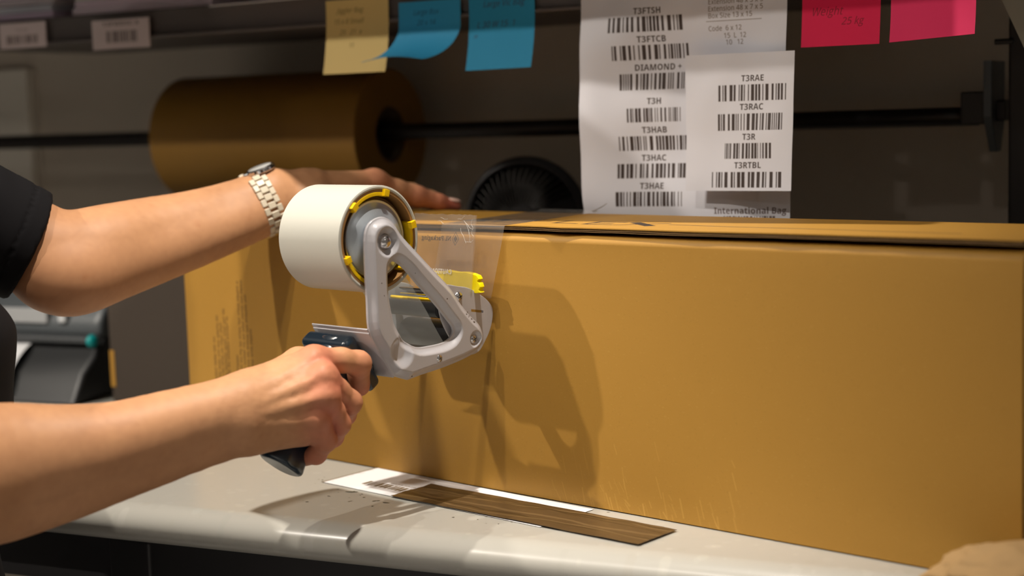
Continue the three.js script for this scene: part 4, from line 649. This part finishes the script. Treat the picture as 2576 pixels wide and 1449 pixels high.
{
  const person = thing('person', 'person in a black t-shirt taping the box with both bare forearms forward', 'person', V(-0.48, 0, -1.04)), off = person.position;
  const loc = g => { g.translate(-off.x, -off.y, -off.z); return g; };
  const skin = (x, y, z) => {
    let red = 0; for (const [p, r, k] of skinRed) { const d = Math.hypot(x - p.x, y - p.y, z - p.z) / r; if (d < 2.4) red += k * Math.exp(-d * d); }
    red = Math.min(1, red); const m = noise(x * 60, y * 60, z * 60) * 0.07 + noise(x * 210, y * 210, z * 210) * 0.08 + noise(x * 22, y * 22, z * 22) * 0.05, fk = Math.max(0, noise(x * 150 + 9, y * 150, z * 150) - 0.42) * 0.5;
    const b = [0.52 + 0.02 * red, 0.265 - 0.105 * red, 0.132 - 0.03 * red]; return [b[0] * (1 + m) - fk * 0.12, b[1] * (1 + m * 1.2) - fk * 0.13, b[2] * (1 + m * 1.2) - fk * 0.09];
  };
  const bounds = (bones) => { const b = new THREE.Box3(); for (const k of bones) for (const c of k.c) { const r = Math.max(c[6], c[7]) + 0.008; b.expandByPoint(V(c[0] - r, c[1] - r, c[2] - r)).expandByPoint(V(c[0] + r, c[1] + r, c[2] + r)).expandByPoint(V(c[3] - r, c[4] - r, c[5] - r)).expandByPoint(V(c[3] + r, c[4] + r, c[5] + r)); } return b; };
  const bodyCore = torsoField(-0.012), neck = [-0.555, 1.24, -1.14, -0.545, 1.35, -1.22, 0.056, 0.05];
  const headC = V(-0.515, 1.445, -1.275), hf = V(0.80, -0.36, -0.48).normalize(), hl = V(-0.42, -0.28, -0.86).addScaledVector(hf, -V(-0.42, -0.28, -0.86).dot(hf)).normalize(), hu = hl.clone().cross(hf).normalize(); if (hu.y < 0) hu.negate();
  const hp = (f, u, l) => headC.clone().addScaledVector(hf, f).addScaledVector(hu, u).addScaledVector(hl, l);
  const skull = (f, u, l, g) => (Math.hypot((f + 0.008) / (0.096 + g), u / (0.112 + g), l / (0.074 + g)) - 1) * (0.074 + g);
  const inHead = (x, y, z) => { const dx = x - headC.x, dy = y - headC.y, dz = z - headC.z; return [dx * hf.x + dy * hf.y + dz * hf.z, dx * hu.x + dy * hu.y + dz * hu.z, dx * hl.x + dy * hl.y + dz * hl.z]; };
  const headF = (x, y, z) => {
    const [f, u, l] = inHead(x, y, z), m = Math.abs(l); let d = skull(f, u, l, 0);
    d = smin(d, cone(f, u, m, [0.02, -0.055, 0.03, 0.066, -0.098, 0.006, 0.034, 0.022]), 0.03);
    d = smin(d, cone(f, u, l, [0.084, 0.014, 0, 0.108, -0.024, 0, 0.006, 0.0105]), 0.012); d = smin(d, cone(f, u, m, [0.094, -0.03, 0.010, 0.098, -0.03, 0.010, 0.007, 0.007]), 0.006);
    d = smax(d, -cone(f, u, m, [0.098, 0.012, 0.026, 0.096, 0.010, 0.040, 0.014, 0.012]), 0.012);
    d = smin(d, cone(f, u, l, [0.086, -0.060, -0.018, 0.086, -0.060, 0.018, 0.006, 0.006]), 0.006); d = smax(d, -cone(f, u, l, [0.0935, -0.0585, -0.02, 0.0935, -0.0585, 0.02, 0.0014, 0.0014]), 0.003);
    const ear = (Math.hypot((f + 0.012) / 0.017, (u + 0.006) / 0.03, (m - 0.077) / 0.008) - 1) * 0.008; d = smin(d, ear, 0.006);
    return smin(d, cone(x, y, z, neck), 0.02);
  };
  const bR = bounds([...rBones, ...rFingers]), bL = bounds([...lBones, ...lFingers]);
  const fine = (f, b, xcut, cell) => nets(f, V(Math.max(b.min.x, xcut), b.min.y, b.min.z), b.max, cell, skin);
  // the hands get a finer grid than the arms; the seam overlaps inside the wrist
  const rC = at(560, 1050, 1.14).x, lC = at(640, 510, 1.46).x;
  const cutR = (f, x0, s) => (x, y, z) => Math.max(f(x, y, z), s * (x - x0));
  const upper = nets((x, y, z) => smin(bodyCore(x, y, z), cone(x, y, z, neck), 0.03), V(-0.75, 0.74, -1.36), V(-0.33, 1.36, -0.9), 0.011, skin);
  const head = nets(headF, V(headC.x - 0.15, headC.y - 0.17, headC.z - 0.14), V(headC.x + 0.15, headC.y + 0.15, headC.z + 0.15), 0.004, skin);
  const hairF = (x, y, z) => { const [f, u, l] = inHead(x, y, z); let d = skull(f, u, l, 0.012) + 0.0025 * noise(f * 30, u * 30, l * 90); d = smax(d, Math.min(f - 0.012 - 0.6 * Math.max(0, u - 0.02), 0.3) + 0, 0.012); d = smax(d, -u - 0.055, 0.01); return smin(d, cone(f, u, l, [-0.11, 0.01, 0, -0.12, 0.0, 0, 0.036, 0.033]), 0.012); };
  mesh('hair', loc(nets(hairF, V(headC.x - 0.19, headC.y - 0.16, headC.z - 0.17), V(headC.x + 0.17, headC.y + 0.17, headC.z + 0.19), 0.005)), std(lin(0.06, 0.032, 0.016), 0.55), person);
  for (const sd of [-1, 1]) { const e = new THREE.SphereGeometry(0.0115, 20, 14), c = hp(0.0715, 0.011, 0.031 * sd); e.translate(c.x, c.y, c.z); const eye = mesh('eye', loc(e), std(lin(0.75, 0.72, 0.70), 0.15), person), i2 = new THREE.SphereGeometry(0.0058, 16, 12), c2 = hp(0.0780, 0.009, 0.031 * sd); i2.translate(c2.x, c2.y, c2.z); mesh('iris', loc(i2), std(lin(0.05, 0.03, 0.02), 0.1), eye); }
  const armR = nets(cutR(rField, rC + 0.004, 1), bR.min, V(rC + 0.012, bR.max.y, bR.max.z), 0.0042, skin), handR = nets(cutR(rField, rC - 0.004, -1), V(rC - 0.012, bR.min.y, bR.min.z), bR.max, 0.0019, skin);
  const armL = nets(cutR(lField, lC + 0.004, 1), bL.min, V(lC + 0.012, bL.max.y, bL.max.z), 0.0042, skin), handL = nets(cutR(lField, lC - 0.004, -1), V(lC - 0.012, bL.min.y, bL.min.z), bL.max, 0.0022, skin);
  mesh('body', loc(mergeGeometries([upper, head, armR, handR, armL, handL])), new THREE.MeshPhysicalMaterial({ vertexColors: true, roughness: 0.52, sheen: 0.25, sheenRoughness: 0.5, sheenColor: lin(0.5, 0.25, 0.15), specularIntensity: 0.6 }), person);
  // t-shirt: torso with two short hollow sleeves
  const tS = torsoField(0.0), sl = [[lShoulder, lElbow, 0.87, 0.060, 0.0475], [rShoulder, rElbow, 0.6, 0.068, 0.056]].map(([s, e, k, r0, r1]) => { const end = s.clone().lerp(e, k), dir = e.clone().sub(s).normalize(), ext = end.clone().addScaledVector(dir, 0.08), inn = end.clone().addScaledVector(dir, -0.03); return { c: cap(s, end, r0, r1), long: cap(s, ext, r0, r1 - 0.001), hole: cap(inn, ext, r1 - 0.0055, r1 - 0.0055), end, dir }; });
  const shirt = (x, y, z) => {
    let d = tS(x, y, z); 
    for (const q of sl) { const h = (x - q.end.x) * q.dir.x + (y - q.end.y) * q.dir.y + (z - q.end.z) * q.dir.z; let e = smax(cone(x, y, z, q.long), h, 0.003); e += 0.0011 * Math.exp(-Math.pow((h + 0.017) / 0.0016, 2)); e += 0.0022 * noise(x * 26, y * 26, z * 26) * sst(-0.02, -0.05, h); d = smin(d, e, 0.03); }
    return d + 0.003 * noise(x * 14, y * 9, z * 14);
  };
  const gS = loc(mergeGeometries([nets(shirt, V(-0.74, 0.76, -1.5), V(-0.33, 1.36, -0.84), 0.0045)]));
  mesh('t_shirt', gS, std(lin(0.0055, 0.005, 0.006), 0.9, 0, { specularIntensity: 0.35 }), person);
  // trousers and shoes
  const legs = []; for (const s of [-1, 1]) { const hip = torsoC.clone().addScaledVector(torsoL, s * 0.085), kn = hip.clone().add(V(0.02, 0, 0)), an = hip.clone().add(V(-0.01, 0, 0)); hip.y = 0.82; kn.y = 0.47; an.y = 0.07; legs.push(cap(hip, kn, 0.098, 0.07), cap(kn, an, 0.07, 0.058)); }
  const pants = (x, y, z) => { let d = (() => { const dx = x - torsoC.x, dz = z - torsoC.z, f = dx * torsoF.x + dz * torsoF.z, l = dx * torsoL.x + dz * torsoL.z; return Math.max((Math.hypot(f / 0.122, l / 0.172) - 1) * 0.122, Math.max(y - 0.79, 0.70 - y)); })(); for (const c of legs) d = smin(d, cone(x, y, z, c), 0.03); return Math.max(d, y - 0.79, 0.045 - y); };
  mesh('trousers', loc(nets(pants, V(-0.75, 0.03, -1.4), V(-0.3, 0.82, -0.88), 0.012)), std(lin(0.014, 0.014, 0.016), 0.85), person);
  for (const s of [-1, 1]) { const a = torsoC.clone().addScaledVector(torsoL, s * 0.085); const heel = a.clone().addScaledVector(torsoF, -0.045), toe = a.clone().addScaledVector(torsoF, 0.15); heel.y = 0.044; toe.y = 0.034; mesh('shoe', loc(nets((x, y, z) => Math.max(smin(cone(x, y, z, cap(heel, toe, 0.043, 0.036)), cone(x, y, z, cap(heel, heel.clone().add(V(0, 0.05, 0)), 0.04, 0.04)), 0.02), 0.001 - y), V(a.x - 0.12, -0.01, a.z - 0.12), V(a.x + 0.24, 0.14, a.z + 0.12), 0.008)), mBlackRubber, person); }
  // nail of the outstretched forefinger
  const nd = at(1152, 515, 1.5715), nb = at(1128, 510, 1.568), nx = nd.clone().sub(nb).normalize(), ny = UPV.clone().addScaledVector(nx, -UPV.dot(nx)).normalize().addScaledVector(V(0, 0, 1), 0.35).normalize(), nz = nx.clone().cross(ny).normalize();
  const ng = new THREE.SphereGeometry(1, 20, 12); ng.scale(0.0072, 0.0014, 0.0042); ng.applyMatrix4(new THREE.Matrix4().makeBasis(nx, nz.clone().cross(nx), nz)); const np = at(1141, 511.5, 1.5705).addScaledVector(ny, 0.0038); ng.translate(np.x, np.y, np.z);
  mesh('fingernail', loc(ng), std(lin(0.66, 0.42, 0.34), 0.25, 0, { clearcoat: 0.5 }), person);
}
// ================================================================ WRISTWATCH on the far wrist
{
  const c = at(658, 508, 1.464), ax = at(690, 496, 1.47).sub(at(560, 551, 1.45)).normalize();
  const b1 = UPV.clone().addScaledVector(ax, -UPV.dot(ax)).normalize(), b2 = ax.clone().cross(b1).normalize();     // dorsal, sideways
  const w = thing('wristwatch', 'ivory link bracelet wristwatch on the far wrist', 'watch', c);
  const surf = (an) => { const d = b1.clone().multiplyScalar(Math.cos(an)).addScaledVector(b2, Math.sin(an)); let r = 0.012; for (let i = 0; i < 60; i++) { const e = lField(c.x + d.x * r, c.y + d.y * r, c.z + d.z * r); r -= e * 0.8; if (Math.abs(e) < 1e-5) break; } return [d, r + 0.0016]; };
  const mIvory = std(lin(0.68, 0.60, 0.46), 0.35, 0, { clearcoat: 0.3 }), mGold = std(lin(0.72, 0.50, 0.16), 0.3, 1);
  const n = 23, side = ax; const camSide = b2.dot(CAM.clone().sub(c)) > 0 ? 1 : -1;
  const place = (an, geo) => { const [d, r] = surf(an), [d2, r2] = surf(an + 0.02); const tan = d2.clone().multiplyScalar(r2).sub(d.clone().multiplyScalar(r)).normalize(), nor = tan.clone().cross(side).normalize(); if (nor.dot(d) < 0) nor.negate(); const mx = new THREE.Matrix4().makeBasis(side, tan, side.clone().cross(tan)); const g = geo.clone(); g.applyMatrix4(mx); g.translate(d.x * r, d.y * r, d.z * r); return g; };
  const mid = new RoundedBoxGeometry(0.0074, 0.0064, 0.0028, 2, 0.0008), out = new RoundedBoxGeometry(0.0052, 0.0070, 0.0026, 2, 0.0008);
  for (let i = 2; i <= n - 2; i++) {
    const an = i / n * Math.PI * 2, st = Math.PI / n, clasp = Math.abs(i - (camSide > 0 ? 10 : n - 10)) < 0.5;
    const l = out.clone(), r = out.clone(); l.translate(-0.0063, 0, 0); r.translate(0.0063, 0, 0);
    mesh(clasp ? 'clasp' : 'link', merge([place(an, mid), place(an + st, l), place(an + st, r)]), clasp ? mGold : mIvory, w);
  }
  const [, rT] = surf(0), cc = new THREE.LatheGeometry([[0, 0.0005], [0.013, 0.0005], [0.0142, 0.0016], [0.0142, 0.0042], [0.0128, 0.0056], [0.0118, 0.0056], [0, 0.0056]].map(a => new THREE.Vector2(...a)), 48);
  const mx = new THREE.Matrix4().makeBasis(ax, b1, ax.clone().cross(b1)), tr = b1.clone().multiplyScalar(rT - 0.004).addScaledVector(ax, 0.0105);
  cc.applyMatrix4(mx); cc.translate(tr.x, tr.y, tr.z); const cs = mesh('case', toCreasedNormals(cc, 0.5), mChrome, w);
  const gl = new THREE.SphereGeometry(0.0117, 32, 8, 0, Math.PI * 2, 0, Math.PI / 2); gl.scale(1, 0.16, 1); gl.translate(0, 0.0056, 0); gl.applyMatrix4(mx); gl.translate(tr.x, tr.y, tr.z); mesh('crystal', gl, std(lin(0.55, 0.55, 0.53), 0.05, 0, { clearcoat: 1 }), cs);
  const crown = new THREE.CylinderGeometry(0.0022, 0.0022, 0.0035, 18); crown.rotateZ(Math.PI / 2); crown.translate(-0.0155, 0.003, 0); crown.applyMatrix4(mx); crown.translate(tr.x, tr.y, tr.z); mesh('crown', crown, mChrome, cs);
}
renderer.render(scene, camera);
